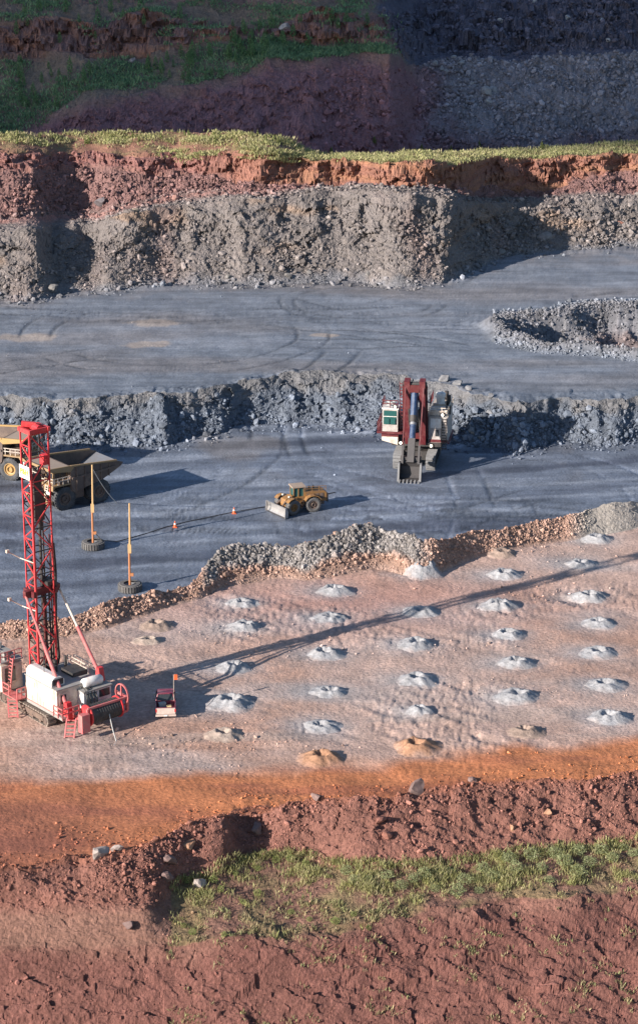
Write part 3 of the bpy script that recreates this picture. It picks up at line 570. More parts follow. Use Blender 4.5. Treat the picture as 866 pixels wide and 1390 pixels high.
blades('grass', v3, (.2, .7), .028, 12, G1+[(.31, .31, .12), (.36, .34, .16)], .24, 'green weeds and grass on the strip below the near dirt bank', .35)
v4 = np.concatenate([sample(1, (228, 930), (.3, 1.), 1100, gd(.3, 362, -.05, .4))[0], sample(2, (228, 560), (.0, .5), 700, gd(.3, 363, -.1, .4))[0]])
blades('grass', v4, (.15, .5), .04, 7, [(.36, .31, .17), (.30, .31, .15), (.38, .32, .19)], .16, 'thin dry grass on the red slope at the bottom', .4)

# ---------------------------------------------------------------- object building kit
class MB:
    def __init__(s): s.v = []; s.f = []
    def add(s, vs, fs, mtx=None):
        b = len(s.v); s.v += [tuple(mtx @ Vector(p)) if mtx else tuple(p) for p in vs]; s.f += [tuple(b+i for i in f) for f in fs]; return s
    def box(s, x0, x1, y0, y1, z0, z1, mtx=None):
        return s.add([(x0, y0, z0), (x1, y0, z0), (x1, y1, z0), (x0, y1, z0), (x0, y0, z1), (x1, y0, z1), (x1, y1, z1), (x0, y1, z1)],
                     [(0, 3, 2, 1), (4, 5, 6, 7), (0, 1, 5, 4), (1, 2, 6, 5), (2, 3, 7, 6), (3, 0, 4, 7)], mtx)
    def tube(s, p, q, r, r2=None, n=8, mtx=None):
        p = Vector(p); q = Vector(q); r2 = r if r2 is None else r2; d = (q-p).normalized()
        a = d.orthogonal().normalized(); b = d.cross(a); vs = []
        for c, rr in ((p, r), (q, r2)):
            for i in range(n): t = 2*math.pi*i/n; vs.append(c+a*math.cos(t)*rr+b*math.sin(t)*rr)
        fs = [(i, (i+1) % n, n+(i+1) % n, n+i) for i in range(n)]+[tuple(range(n))[::-1], tuple(range(n, 2*n))]
        return s.add(vs, fs, mtx)
    def bar(s, p, q, w, h=None, mtx=None):
        """square bar from p to q, width w across, height h"""
        p = Vector(p); q = Vector(q); h = w if h is None else h; d = (q-p).normalized()
        up = Vector((0, 0, 1)) if abs(d.z) < .95 else Vector((1, 0, 0)); a = d.cross(up).normalized()*w/2; b = a.cross(d).normalized()*h/2
        vs = [p-a-b, p+a-b, p+a+b, p-a+b, q-a-b, q+a-b, q+a+b, q-a+b]
        return s.add(vs, [(0, 3, 2, 1), (4, 5, 6, 7), (0, 1, 5, 4), (1, 2, 6, 5), (2, 3, 7, 6), (3, 0, 4, 7)], mtx)
    def path(s, pts, r, n=6):
        for a, b in zip(pts[:-1], pts[1:]): s.tube(a, b, r, n=n)
        return s
    def slab(s, poly, y0, y1, mtx=None):
        """outline in (x, z) pulled from y0 to y1"""
        n = len(poly); vs = [(x, y0, z) for x, z in poly]+[(x, y1, z) for x, z in poly]
        return s.add(vs, [tuple(range(n)), tuple(range(n, 2*n))[::-1]]+[(i, n+i, n+(i+1) % n, (i+1) % n) for i in range(n)], mtx)
    def lathe(s, prof, c, axis='y', n=28, mtx=None):
        """profile of (along axis, radius) turned round the axis through c"""
        vs = []; m = len(prof)
        for a, r in prof:
            for i in range(n):
                t = 2*math.pi*i/n; u, w = r*math.cos(t), r*math.sin(t)
                vs.append({'y': (c[0]+u, c[1]+a, c[2]+w), 'x': (c[0]+a, c[1]+u, c[2]+w), 'z': (c[0]+u, c[1]+w, c[2]+a)}[axis])
        fs = [(k*n+i, k*n+(i+1) % n, (k+1)*n+(i+1) % n, (k+1)*n+i) for k in range(m-1) for i in range(n)]
        return s.add(vs, fs, mtx)
    def build(s, name, mat, parent=None, label=None, smooth=False):
        me = bpy.data.meshes.new(name); me.from_pydata(s.v, [], s.f)
        bm = bmesh.new(); bm.from_mesh(me); bmesh.ops.recalc_face_normals(bm, faces=bm.faces); bm.to_mesh(me); bm.free()
        if smooth: me.polygons.foreach_set('use_smooth', [True]*len(me.polygons))
        o = link(name, me, mat, parent)
        if label: o['label'] = label
        return o
UNIT_BAR = {}
def strut(name, p, q, w, mat, parent):
    """one straight steel member as an object of its own, sharing one bar mesh per material"""
    if mat not in UNIT_BAR:
        m = MB().box(-.5, .5, -.5, .5, 0, 1); me = bpy.data.meshes.new('bar'); me.from_pydata(m.v, [], m.f); me.materials.append(MATS[mat]); UNIT_BAR[mat] = me
    o = bpy.data.objects.new(name, UNIT_BAR[mat]); COL.objects.link(o); o.parent = parent
    p = Vector(p); q = Vector(q); d = q-p
    o.matrix_local = Matrix.Translation(p) @ d.to_track_quat('Z', 'Y').to_matrix().to_4x4() @ Matrix.Diagonal((w, w, d.length, 1))
    return o
def rail_mb(mb, pts, h=1.05, step=1.1, r=.035):
    for a, b in zip(pts[:-1], pts[1:]):
        a = Vector(a); b = Vector(b); n = max(1, int((b-a).length/step))
        for k in range(n+1):
            c = a+(b-a)*k/n; mb.bar(c, c+Vector((0, 0, h)), r*2)
        for z in (h, h*.55): mb.bar(a+Vector((0, 0, z)), b+Vector((0, 0, z)), r*2)
    return mb
def ladder_mb(mb, p, q, side, w=.55, n=8, r=.05):
    p = Vector(p); q = Vector(q); sd = Vector(side).normalized()*w/2
    mb.bar(p-sd, q-sd, r*2); mb.bar(p+sd, q+sd, r*2)
    for k in range(n):
        c = p+(q-p)*(k+.5)/n; mb.bar(c-sd, c+sd, r*1.8)
    return mb

paint('red_paint', (.60, .03, .04), .5, dirt=.3, dirtcol=(.38, .15, .13))
paint('pink_red_paint', (.52, .12, .125), .6, dirt=.5, dirtcol=(.42, .24, .21))
paint('dark_steel', (.035, .033, .033), .6, dirt=.4, dirtcol=(.10, .08, .075))
paint('cream_paint', (.66, .58, .50), .55, dirt=.7, dirtcol=(.40, .29, .23))
paint('white_paint', (.76, .74, .72), .5, dirt=.6, dirtcol=(.47, .38, .33))
paint('deck_grey', (.30, .29, .28), .7, dirt=.5, dirtcol=(.22, .19, .17))
paint('glass_dark', (.03, .035, .04), .12, dirt=.05)
paint('glass_green', (.02, .09, .085), .12, dirt=.05)
paint('window_pale', (.42, .45, .46), .2, dirt=.2)
paint('tread_steel', (.21, .175, .15), .7, dirt=.6, dirtcol=(.30, .24, .20))
paint('grey_tread', (.17, .17, .175), .7, dirt=.5, dirtcol=(.25, .25, .26))
paint('rubber', (.045, .047, .052), .85, dirt=.45, dirtcol=(.13, .13, .14))
paint('grey_rubber', (.105, .10, .098), .85, dirt=.6, dirtcol=(.17, .165, .165))
paint('dusty_yellow', (.33, .21, .10), .55, dirt=.5, dirtcol=(.25, .18, .12), scale=.8)
paint('bright_yellow', (.38, .235, .085), .5, dirt=.3, dirtcol=(.35, .24, .13))
paint('loader_yellow', (.30, .15, .045), .6, dirt=.7, dirtcol=(.15, .10, .07))
paint('brown_steel', (.105, .075, .065), .65, dirt=.5, dirtcol=(.24, .17, .13), scale=.8)
paint('bed_lining', (.19, .20, .225), .5, metal=.25, dirt=.5, dirtcol=(.18, .16, .155))
paint('sunlit_dust_tan', (.36, .28, .22), .7, dirt=.5, dirtcol=(.30, .22, .17))  # dusty tan, lightened to carry the sunlight on the truck canopy
paint('blade_steel', (.52, .50, .49), .35, metal=.5, dirt=.35, dirtcol=(.20, .19, .18))
paint('cylinder_blue', (.012, .034, .095), .45, dirt=.35, dirtcol=(.12, .17, .27))
paint('shovel_red', (.10, .011, .016), .55, dirt=.5, dirtcol=(.20, .07, .07))
paint('dark_red', (.10, .012, .014), .5, dirt=.3, dirtcol=(.13, .06, .05))
paint('shovel_white', (.46, .42, .40), .55, dirt=.65, dirtcol=(.27, .22, .20))
paint('bucket_steel', (.07, .066, .068), .55, metal=.3, dirt=.5, dirtcol=(.10, .09, .09))
paint('pickup_red', (.20, .018, .045), .35, dirt=.45, dirtcol=(.38, .24, .24))
paint('pickup_dust', (.50, .40, .35), .6, dirt=.6, dirtcol=(.62, .52, .47), scale=2.5)
paint('wood_pole', (.56, .36, .17), .7, dirt=.3, dirtcol=(.36, .20, .10))
paint('rust_pole', (.47, .19, .08), .7, dirt=.4, dirtcol=(.30, .14, .07))
paint('cone_orange', (.75, .12, .03), .5, dirt=.1)
paint('cone_white', (.75, .75, .75), .5, dirt=.1)
paint('cable_black', (.03, .03, .032), .7, dirt=.2)
paint('cable_grey', (.45, .45, .44), .6, dirt=.2)
paint('sign_yellow', (.55, .48, .02), .5, dirt=.1)
paint('cloth_tan', (.50, .36, .18), .9, dirt=.4)
paint('tail_red', (.5, .02, .02), .3, dirt=.1)
paint('lamp_glow', (.9, .85, .75), .3, dirt=0., emit=((1., .86, .62), 6.))
paint('lamp_lens', (.75, .74, .70), .2, dirt=.1)
paint('hose_black', (.02, .02, .02), .5, dirt=.3)

def crawler(parent, xs, y0, y1, r, wheels, shoe_mat, frame_mat, length_axis='x', label=None):
    """endless track: shoes on a stadium path, side frame, idlers and rollers. xs = (x0, x1) of the end wheel centres"""
    x0, x1 = xs; sw = lambda p: p if length_axis == 'x' else (p[1], p[0], p[2])
    mt = Matrix() if length_axis == 'x' else Matrix(((0, 1, 0, 0), (1, 0, 0, 0), (0, 0, 1, 0), (0, 0, 0, 1)))
    m = MB(); per = 2*(x1-x0)+2*math.pi*r; n = int(per/.42)
    for k in range(n):
        d = per*k/n
        if d < x1-x0: c = Vector((x0+d, 0, 2*r)); a = 0.
        elif d < x1-x0+math.pi*r: th = (d-(x1-x0))/r; c = Vector((x1+r*math.sin(th), 0, r+r*math.cos(th))); a = th
        elif d < 2*(x1-x0)+math.pi*r: c = Vector((x1-(d-(x1-x0)-math.pi*r), 0, 0)); a = math.pi
        else: th = (d-2*(x1-x0)-math.pi*r)/r; c = Vector((x0-r*math.sin(th), 0, r-r*math.cos(th))); a = math.pi+th
        R = Matrix.Translation(c) @ Matrix.Rotation(a, 4, 'Y')
        m.box(-.17, .17, y0, y1, -.12, -.01, mt @ R); m.box(-.05, .04, y0+.02, y1-.02, -.011, .06, mt @ R)
    t = m.build('crawler_track', shoe_mat, parent, label)
    ym = (y0+y1)/2; w = (y1-y0)*.36
    MB().slab([(x0, r*.55), (x1, r*.55), (x1, r*1.45), (x0, r*1.45)], ym-w, ym+w, mt).build('track_frame', frame_mat, t)
    for x in (x0, x1):
        MB().lathe([(-w*1.15, .01), (-w*1.15, r*.45), (-w, r*.5), (-w, r*.86), (w, r*.86), (w, r*.5), (w*1.15, r*.45), (w*1.15, .01)], (x, ym, r), 'y', 20, mt).build('idler_wheel', frame_mat, t)
    for k in range(wheels):
        x = x0+(x1-x0)*(k+.7)/(wheels+.4)
        MB().lathe([(-w*1.1, .01), (-w*1.1, r*.33), (w*1.1, r*.33), (w*1.1, .01)], (x, ym, r*.48), 'y', 14, mt).build('roller', frame_mat, t)
    return t

# ---------------------------------------------------------------- blast hole drill rig
LHEAD = -50.0
def drill_rig():
    base = ground_point(62, 957, 0.0)
    g = empty('drill_rig', (base.x, base.y, ground_z(base.x, base.y)-.03), math.radians(LHEAD))
    tag(g, 'white and red drill rig with a tall red lattice mast on crawler tracks', 'drill rig')
    # crawlers and deck
    crawler(g, (-3.2, 4.3), -2.9, -1.9, .62, 5, 'tread_steel', 'brown_steel'); crawler(g, (-3.2, 4.3), 2.3, 3.3, .62, 5, 'tread_steel', 'brown_steel')
    MB().box(-5.2, 7.0, -2.5, 3.3, 1.32, 1.62).box(-2.5, 3.5, -1.5, 1.9, .6, 1.31).build('deck', 'deck_grey', g)
    # machinery house
    h = MB().box(.55, 6.0, -2.45, 2.3, 1.63, 4.15).build('machinery_house', 'cream_paint', g)
    MB().box(.45, 6.1, -2.55, 2.4, 4.16, 4.26).build('roof', 'deck_grey', h)
    # long white cover on the roof edge, curved
    pr = [(-2.5, 4.27), (-2.5, 4.65)]+[(-1.95+.55*math.cos(math.pi-a), 4.65+.55*math.sin(a)) for a in (.4, .8, 1.2, 1.57)]+[(-1.35, 5.15), (-1.0, 4.85), (-1.0, 4.27)]
    mt = Matrix(((0, 1, 0, 0), (1, 0, 0, 0), (0, 0, 1, 0), (0, 0, 0, 1)))
    c = MB().slab(pr, .75, 5.2, mt).build('roof_cover', 'white_paint', h)
    MB().box(5.21, 5.26, -2.35, -1.15, 4.4, 5.0).build('vent', 'glass_dark', h)
    wf = MB().box(1.0, 2.1, -2.50, -2.455, 2.85, 3.75).build('window', 'white_paint', h); MB().box(1.1, 2.0, -2.53, -2.505, 2.95, 3.65).build('pane', 'window_pale', h)
    wf = MB().box(4.1, 5.3, -2.50, -2.455, 2.35, 3.55).build('window', 'white_paint', h); MB().box(4.2, 5.2, -2.53, -2.505, 2.45, 3.45).build('pane', 'window_pale', h)
    d = MB().box(6.005, 6.05, -2.2, -1.2, 1.75, 3.85).build('door', 'cream_paint', h); MB().box(6.055, 6.08, -2.0, -1.4, 2.7, 3.6).build('pane', 'glass_dark', h)
    MB().tube((3.2, -2.0, 4.26), (3.2, -2.0, 7.6), .03).build('aerial', 'dark_steel', h)
    for k in range(5): MB().box(1.0+k*1.0-.03+.55, 1.0+k*1.0+.03+.55, -2.475, -2.452, 1.7, 2.25 if k in (0, 2, 3) else 4.1).build('panel_seam', 'deck_grey', h)
    MB().box(.6, 5.95, -2.50, -2.452, 1.63, 1.70).build('skirt', 'pink_red_paint', h)
    rail_mb(MB(), [(1.0, 2.2, 4.27), (4.6, 2.2, 4.27)], .9, .9, .035).build('railing', 'cream_paint', h)
    hs = MB()
    for k in range(4): hs.path([(6.1, .3+k*.3, 3.9), (6.9, .2+k*.35, 3.95-.1*k), (7.4, .1+k*.4, 3.0), (7.3, .2+k*.4, 1.7)], .05)
    hs.build('hose', 'hose_black', g)
    # compressor block at the right-hand front
    p = MB().box(5.0, 7.0, .0, 3.2, 1.63, 3.6).build('compressor_box', 'white_paint', g)
    f = MB().box(7.005, 7.06, .3, 1.5, 2.3, 3.4).build('radiator', 'dark_steel', p)
    for k in range(7): MB().box(7.061, 7.09, .34, 1.46, 2.36+k*.15, 2.42+k*.15).build('slat', 'window_pale', p)
    MB().box(7.005, 7.06, 1.8, 3.0, 2.7, 3.45).build('grille', 'glass_dark', p)
    MB().box(4.9, 7.1, -.1, 3.3, 3.61, 3.72).build('roof', 'deck_grey', p)
    MB().lathe([(-1.1, .01), (-1.1, .38), (-.95, .5), (.95, .5), (1.1, .38), (1.1, .01)], (6.1, 1.6, 4.15), 'y', 18).build('air_tank', 'white_paint', p, smooth=True)
    MB().box(2.4, 4.4, .5, 2.2, 4.262, 4.7).tube((1.5, 1.6, 4.26), (1.5, 1.6, 5.4), .16).tube((1.2, .6, 4.26), (1.2, .6, 5.1), .2).box(1.0, 2.2, -.4, .2, 4.262, 4.9).build('roof_machinery', 'dark_steel', h)
    rail_mb(MB(), [(.6, 3.2, 3.75), (4.8, 3.2, 3.75)]).build('railing', 'cream_paint', g)
    # operator cab on the mast side
    cb = MB().slab([(-6.2, 1.7), (-2.1, 1.7), (-2.1, 4.4), (-2.6, 4.7), (-6.2, 4.7)], -3.6, -1.2).build('operator_cab', 'cream_paint', g)
    MB().box(-6.3, -2.0, -3.7, -1.1, 4.71, 4.82).build('roof', 'deck_grey', cb)
    MB().box(-4.6, -3.5, -3.64, -3.605, 2.9, 4.0).build('window', 'window_pale', cb); MB().box(-2.095, -2.06, -3.2, -2.0, 2.6, 4.1).build('window', 'glass_dark', cb)
    MB().box(-5.6, -3.2, -3.2, -1.6, 4.822, 5.35).box(-3.0, -2.4, -3.0, -2.4, 4.822, 5.7).tube((-4.6, -2.2, 5.3), (-4.6, -2.2, 5.9), .25).build('air_conditioner', 'deck_grey', cb)
    rail_mb(MB(), [(-6.2, -3.65, 4.83), (-2.1, -3.65, 4.83), (-2.1, -1.2, 4.83)], 1.0, .8).build('railing', 'pink_red_paint', cb)
    # walkway with stairs beside the cab
    w = MB().box(-2.0, .5, -3.6, -2.5, 1.64, 1.72).build('walkway', 'pink_red_paint', g)
    rail_mb(MB(), [(-2.0, -3.55, 1.73), (-.9, -3.55, 1.73)], 1.1, .6, .05).build('railing', 'pink_red_paint', w); rail_mb(MB(), [(.5, -3.5, 1.73), (.5, -2.5, 1.73)], 1.1, .5, .05).build('railing', 'pink_red_paint', w)
    s = ladder_mb(MB(), (.9, -4.3, .15), (-.3, -3.6, 1.7), (1, 1.2, 0), .9, 6, .06).build('stairs', 'pink_red_paint', g)
    ladder_mb(MB(), (-1.9, -3.0, 1.73), (-1.7, -2.6, 5.3), (1, 0, 0), .6, 10, .05).build('ladder', 'pink_red_paint', w)
    rail_mb(MB(), [(6.0, -2.9, 1.73), (7.6, -2.9, 1.73), (7.6, -1.0, 1.73)], 1.1, .55, .05).build('railing', 'pink_red_paint', g)
    ladder_mb(MB(), (8.3, -2.7, .1), (7.6, -1.9, 1.7), (.5, .6, 0), .9, 5, .06).build('stairs', 'pink_red_paint', g)
    # cable reel on the front platform
    pl = MB().box(7.05, 9.2, -1.2, 3.6, 1.35, 1.6).bar((9.1, -1.0, 2.9), (9.1, 3.7, 2.9), .2).bar((9.1, -1.0, 1.5), (9.1, -1.0, 2.9), .25).bar((9.1, 3.6, 1.5), (9.1, 3.6, 2.9), .25).bar((7.1, 3.6, 2.9), (9.1, 3.6, 2.9), .22).build('reel_platform', 'pink_red_paint', g)
    MB().box(8.9, 9.6, -2.0, -1.1, .75, 2.6).build('control_box', 'pink_red_paint', pl)
    ax = (8.5, 0., 2.15)
    rl = MB().lathe([(-.06, .02), (-.06, 1.08), (.06, 1.08), (.06, .02)], (8.6, -.75, 2.0), 'y', 26).build('reel_flange', 'red_paint', pl); MB().lathe([(-.06, .02), (-.06, 1.08), (.06, 1.08), (.06, .02)], (8.6, 2.8, 2.0), 'y', 26).build('reel_flange', 'red_paint', pl)
    MB().lathe([(-.69, .9), (-.69, .95)]+[(-.69+3.43*k/24, .95+(.04 if k % 2 else 0)) for k in range(25)]+[(2.74, .9)], (8.6, 0, 2.0), 'y', 18).build('wound_cable', 'cable_black', pl)
    pts = [Vector((9.5, 1.2, 2.0))+Vector((k*.28, -k*.10, -1.95*(k/8)**1.0-.25*math.sin(math.pi*k/8))) for k in range(9)]
    MB().path(pts+[pts[-1]+Vector((1.1, -1.2, -.02))], .05).build('trailing_cable', 'cable_grey', pl)
    MB().lathe([(0, 1.0), (0, 1.1), (.15, 1.1), (.15, 1.0), (0, 1.0)], (8.6, 3.3, 3.1), 'y', 20).bar((8.6, 3.3, 2.1), (8.6, 3.3, 4.1), .12).build('cable_guide', 'pink_red_paint', pl)
    # mast: four chords, rungs and diagonals, each a member of its own
    X0, X1, Y0, Y1 = -.80, .80, -1.05, 1.05; ZB, ZT = 2.4, 28.8
    top = MB().bar((X0-.25, Y0, ZT), (X1+.25, Y0, ZT), .26, .42).bar((X0-.25, Y1, ZT), (X1+.25, Y1, ZT), .26, .42).bar((X0, Y0-.15, ZT), (X0, Y1+.15, ZT), .26, .4).bar((X1, Y0-.15, ZT), (X1, Y1+.15, ZT), .26, .4)
    top.bar((X0-.2, -.75, ZT+.45), (X0+.7, .3, ZT+.3), .35, .5).tube((X0+.1, .2, ZT+.1), (X1-.1, .2, ZT+.1), .35, n=12)
    mast = top.build('mast', 'red_paint', g)
    MB().bar((X0, Y0, ZB), (X1, Y0, ZB), .3).bar((X0, Y1, ZB), (X1, Y1, ZB), .3).bar((X0, Y0, ZB), (X0, Y1, ZB), .3).bar((X1, Y0, ZB), (X1, Y1, ZB), .3).build('base_frame', 'dark_steel', mast)
    for x in (X0, X1):
        for y in (Y0, Y1):
            w_ = .19 if (x > 0 and y < 0) else .12
            mt_ = 'red_paint' if x > 0 or y < 0 else 'dark_steel'  # far chord drawn dark to stand in for shade inside the mast
            strut('chord', (x, y, ZB), (x, y, ZT), w_, mt_, mast)
    nb = 11; hz = (ZT-.3-ZB)/nb
    for k in range(nb):
        za = ZB+k*hz; zb = za+hz; zm = (za+zb)/2
        # wide front face (x = X1): one cross of long diagonals and a rung
        up = k % 2
        strut('brace', (X1, Y0, zb), (X1, Y1, za), .11, 'red_paint', mast) if k % 2 == 0 else strut('brace', (X1, Y0, za), (X1, Y1, zb), .11, 'red_paint', mast)
        strut('brace', (X0, Y0, zb), (X0, Y1, za), .09, 'dark_steel', mast) if k % 2 else strut('brace', (X0, Y0, za), (X0, Y1, zb), .09, 'dark_steel', mast)  # far-face braces and rungs take a dark tone in place of shade
        strut('rung', (X1, Y0, zb), (X1, Y1, zb), .10, 'red_paint' if k > 6 else 'dark_steel', mast); strut('rung', (X0, Y0, zb), (X0, Y1, zb), .10, 'dark_steel', mast)
        # narrow left face (y = Y0): zig-zag
        strut('brace', (X1, Y0, za), (X0, Y0, zm), .11, 'red_paint', mast); strut('brace', (X1, Y0, zb), (X0, Y0, zm), .11, 'red_paint', mast)
        strut('rung', (X1, Y0, zm), (X0, Y0, zm), .09, 'red_paint', mast)
        strut('brace', (X1, Y1, za), (X0, Y1, zm), .09, 'dark_red', mast); strut('brace', (X1, Y1, zb), (X0, Y1, zm), .09, 'dark_red', mast); strut('rung', (X1, Y1, zb), (X0, Y1, zb), .08, 'dark_red', mast)  # back-face members in darker red: shade put into the colour
    # drill head, pipe rack and hoses in the mast
    MB().box(-.55, .45, -.55, .55, 19.6, 22.6).box(-.35, .3, -.8, .8, 20.3, 21.7).box(-.4, .2, -.4, .4, 22.6, 24.2).tube((-.1, .45, 18.4), (-.1, .45, 24.9), .13).build('drill_head', 'dark_steel', mast)
    MB().tube((.0, .2, 1.0), (.0, .2, 19.6), .15, n=10).build('drill_pipe', 'dark_steel', mast)
    rk = MB().tube((-.5, -.55, 3.0), (-.5, -.55, 15.5), .13).tube((-.2, -.6, 3.0), (-.2, -.6, 15.5), .13).tube((-.5, .75, 3.0), (-.5, .75, 13.5), .13).box(-.75, -.1, -.85, -.3, 8.0, 8.3).box(-.75, -.1, -.85, -.3, 14.5, 14.8).box(-.7, .7, .4, 1.5, 12.8, 13.2)
    rk.box(-.7, .4, -.8, .9, 2.6, 3.6).tube((.35, .75, 3.0), (.35, .75, 13.0), .1).build('pipe_rack', 'dark_steel', mast)
    MB().tube((.35, .1, 3.0), (.35, .1, 12.0), .11).build('feed_cylinder', 'dark_red', mast)
    ho = MB()
    for k, y in enumerate((1.25, 1.4)): ho.path([(.55, y, 18.0-k), (.6, y+.12, 14), (.5, y, 9), (.6, y+.15, 5), (.3, y, 3.6)], .07)
    ho.build('hose', 'hose_black', mast)
    MB().bar((.3, 1.3, 3.8), (.3, 1.3, 17.8), .16).bar((-.1, 1.3, 3.8), (-.1, 1.3, 17.8), .1).build('cable_chain', 'dark_red', mast)
    MB().box(.1, .8, .45, 1.02, 25.2, 26.2).build('sheave_guard', 'red_paint', mast)
    for z in (15.6, 10.6): MB().path([(X1, Y0-.1, z), (X0-.2, Y0-.5, z+.1), (X0-.6, Y0-1.6, z+.9)], .06).box(X0-.75, X0-.45, Y0-1.8, Y0-1.5, z+.8, z+1.1).build('light_arm', 'cream_paint', mast)
    # collar and the two raking struts
    co = MB().bar((.2, -2.0, 12.3), (.2, 2.0, 12.3), .5, .7).bar((-.9, -1.25, 12.3), (1.0, -1.25, 12.3), .3, .6).bar((-.9, 1.25, 12.3), (1.0, 1.25, 12.3), .3, .6).build('mast_collar', 'shovel_red', mast)
    for y, foot in ((-1.9, (6.7, -1.7, 2.3)), (1.95, (5.4, 3.0, 4.3))):
        a = Vector((.3, y, 12.2)); b = Vector(foot); m_ = a+(b-a)*.45
        st = MB().tube(m_, b, .19, n=10).build('mast_strut', 'pink_red_paint', g); MB().tube(a, m_, .13, n=8).build('strut_rod', 'cream_paint' if y > 0 else 'pink_red_paint', st)
        MB().slab([(foot[0]-.45, foot[2]-.9), (foot[0]+.6, foot[2]-.9), (foot[0]+.25, foot[2]+.75), (foot[0]-.2, foot[2]+.75)], foot[1]-.28, foot[1]+.28).build('strut_bracket', 'red_paint', st)
    MB().box(6.3, 7.4, -2.05, -1.45, 1.64, 2.2).build('strut_pedestal', 'red_paint', g)
    ms = MB().slab([(-1.6, 1.64), (1.3, 1.64), (.9, 3.2), (-1.0, 3.2)], Y0-.28, Y0-.1).slab([(-1.6, 1.64), (1.3, 1.64), (.9, 3.2), (-1.0, 3.2)], Y1+.1, Y1+.28).build('mast_foot', 'cream_paint', g)
    # name plate
    s = MB().box(X0-.05, X1+.12, Y0-.26, Y0-.20, 24.05, 25.35).build('name_plate', 'white_paint', g)
    cu = bpy.data.curves.new('lettering', 'FONT'); cu.body = 'P&H'; cu.size = .78; cu.align_x = 'CENTER'; cu.align_y = 'CENTER'; cu.extrude = .012; cu.offset = .018
    to = bpy.data.objects.new('lettering_source', cu); COL.objects.link(to); dg = bpy.context.evaluated_depsgraph_get(); me = bpy.data.meshes.new_from_object(to.evaluated_get(dg)); bpy.data.objects.remove(to)
    lo = link('lettering', me, 'sign_yellow', s); lo.location = (.03, Y0-.275, 24.7); lo.rotation_euler = (math.pi/2, 0, 0)
    return g
drill_rig()

# ---------------------------------------------------------------- haul trucks
def tyre(parent, c, r, w, mat, rim_mat, side, axis='y', lugs=26, label=None, mtx=None):
    h = w/2; b = r*.52
    m = MB().lathe([(-h*.82, b), (-h, r*.72), (-h*.96, r*.88), (-h*.8, r*.965), (h*.8, r*.965), (h*.96, r*.88), (h, r*.72), (h*.82, b)], c, axis, 32, mtx)
    for k in range(lugs):
        a = 2*math.pi*k/lugs
        for sgn in (-1, 1):
            R = Matrix.Translation(c) @ Matrix.Rotation(-a-(.5*sgn)*math.pi/lugs, 4, 'Y')
            m.box(r*.955, r*1.01, min(.06*h*sgn, .9*h*sgn), max(.06*h*sgn, .9*h*sgn), -.11*r*.8, .11*r*.45, (mtx or Matrix()) @ R)
    t = m.build('wheel', mat, parent, label)
    s = side
    q = MB().lathe([(h*.55*s, .01), (h*.55*s, b*.38), (h*.95*s, b*.42), (h*.95*s, b*.5), (h*.45*s, b*.62), (h*.55*s, b*.9), (h*.86*s, b*.94), (h*.86*s, b*1.04), (-h*.8*s, b*1.04), (-h*.8*s, .01)], c, axis, 24, mtx)
    q.build('rim', rim_mat, t); return t
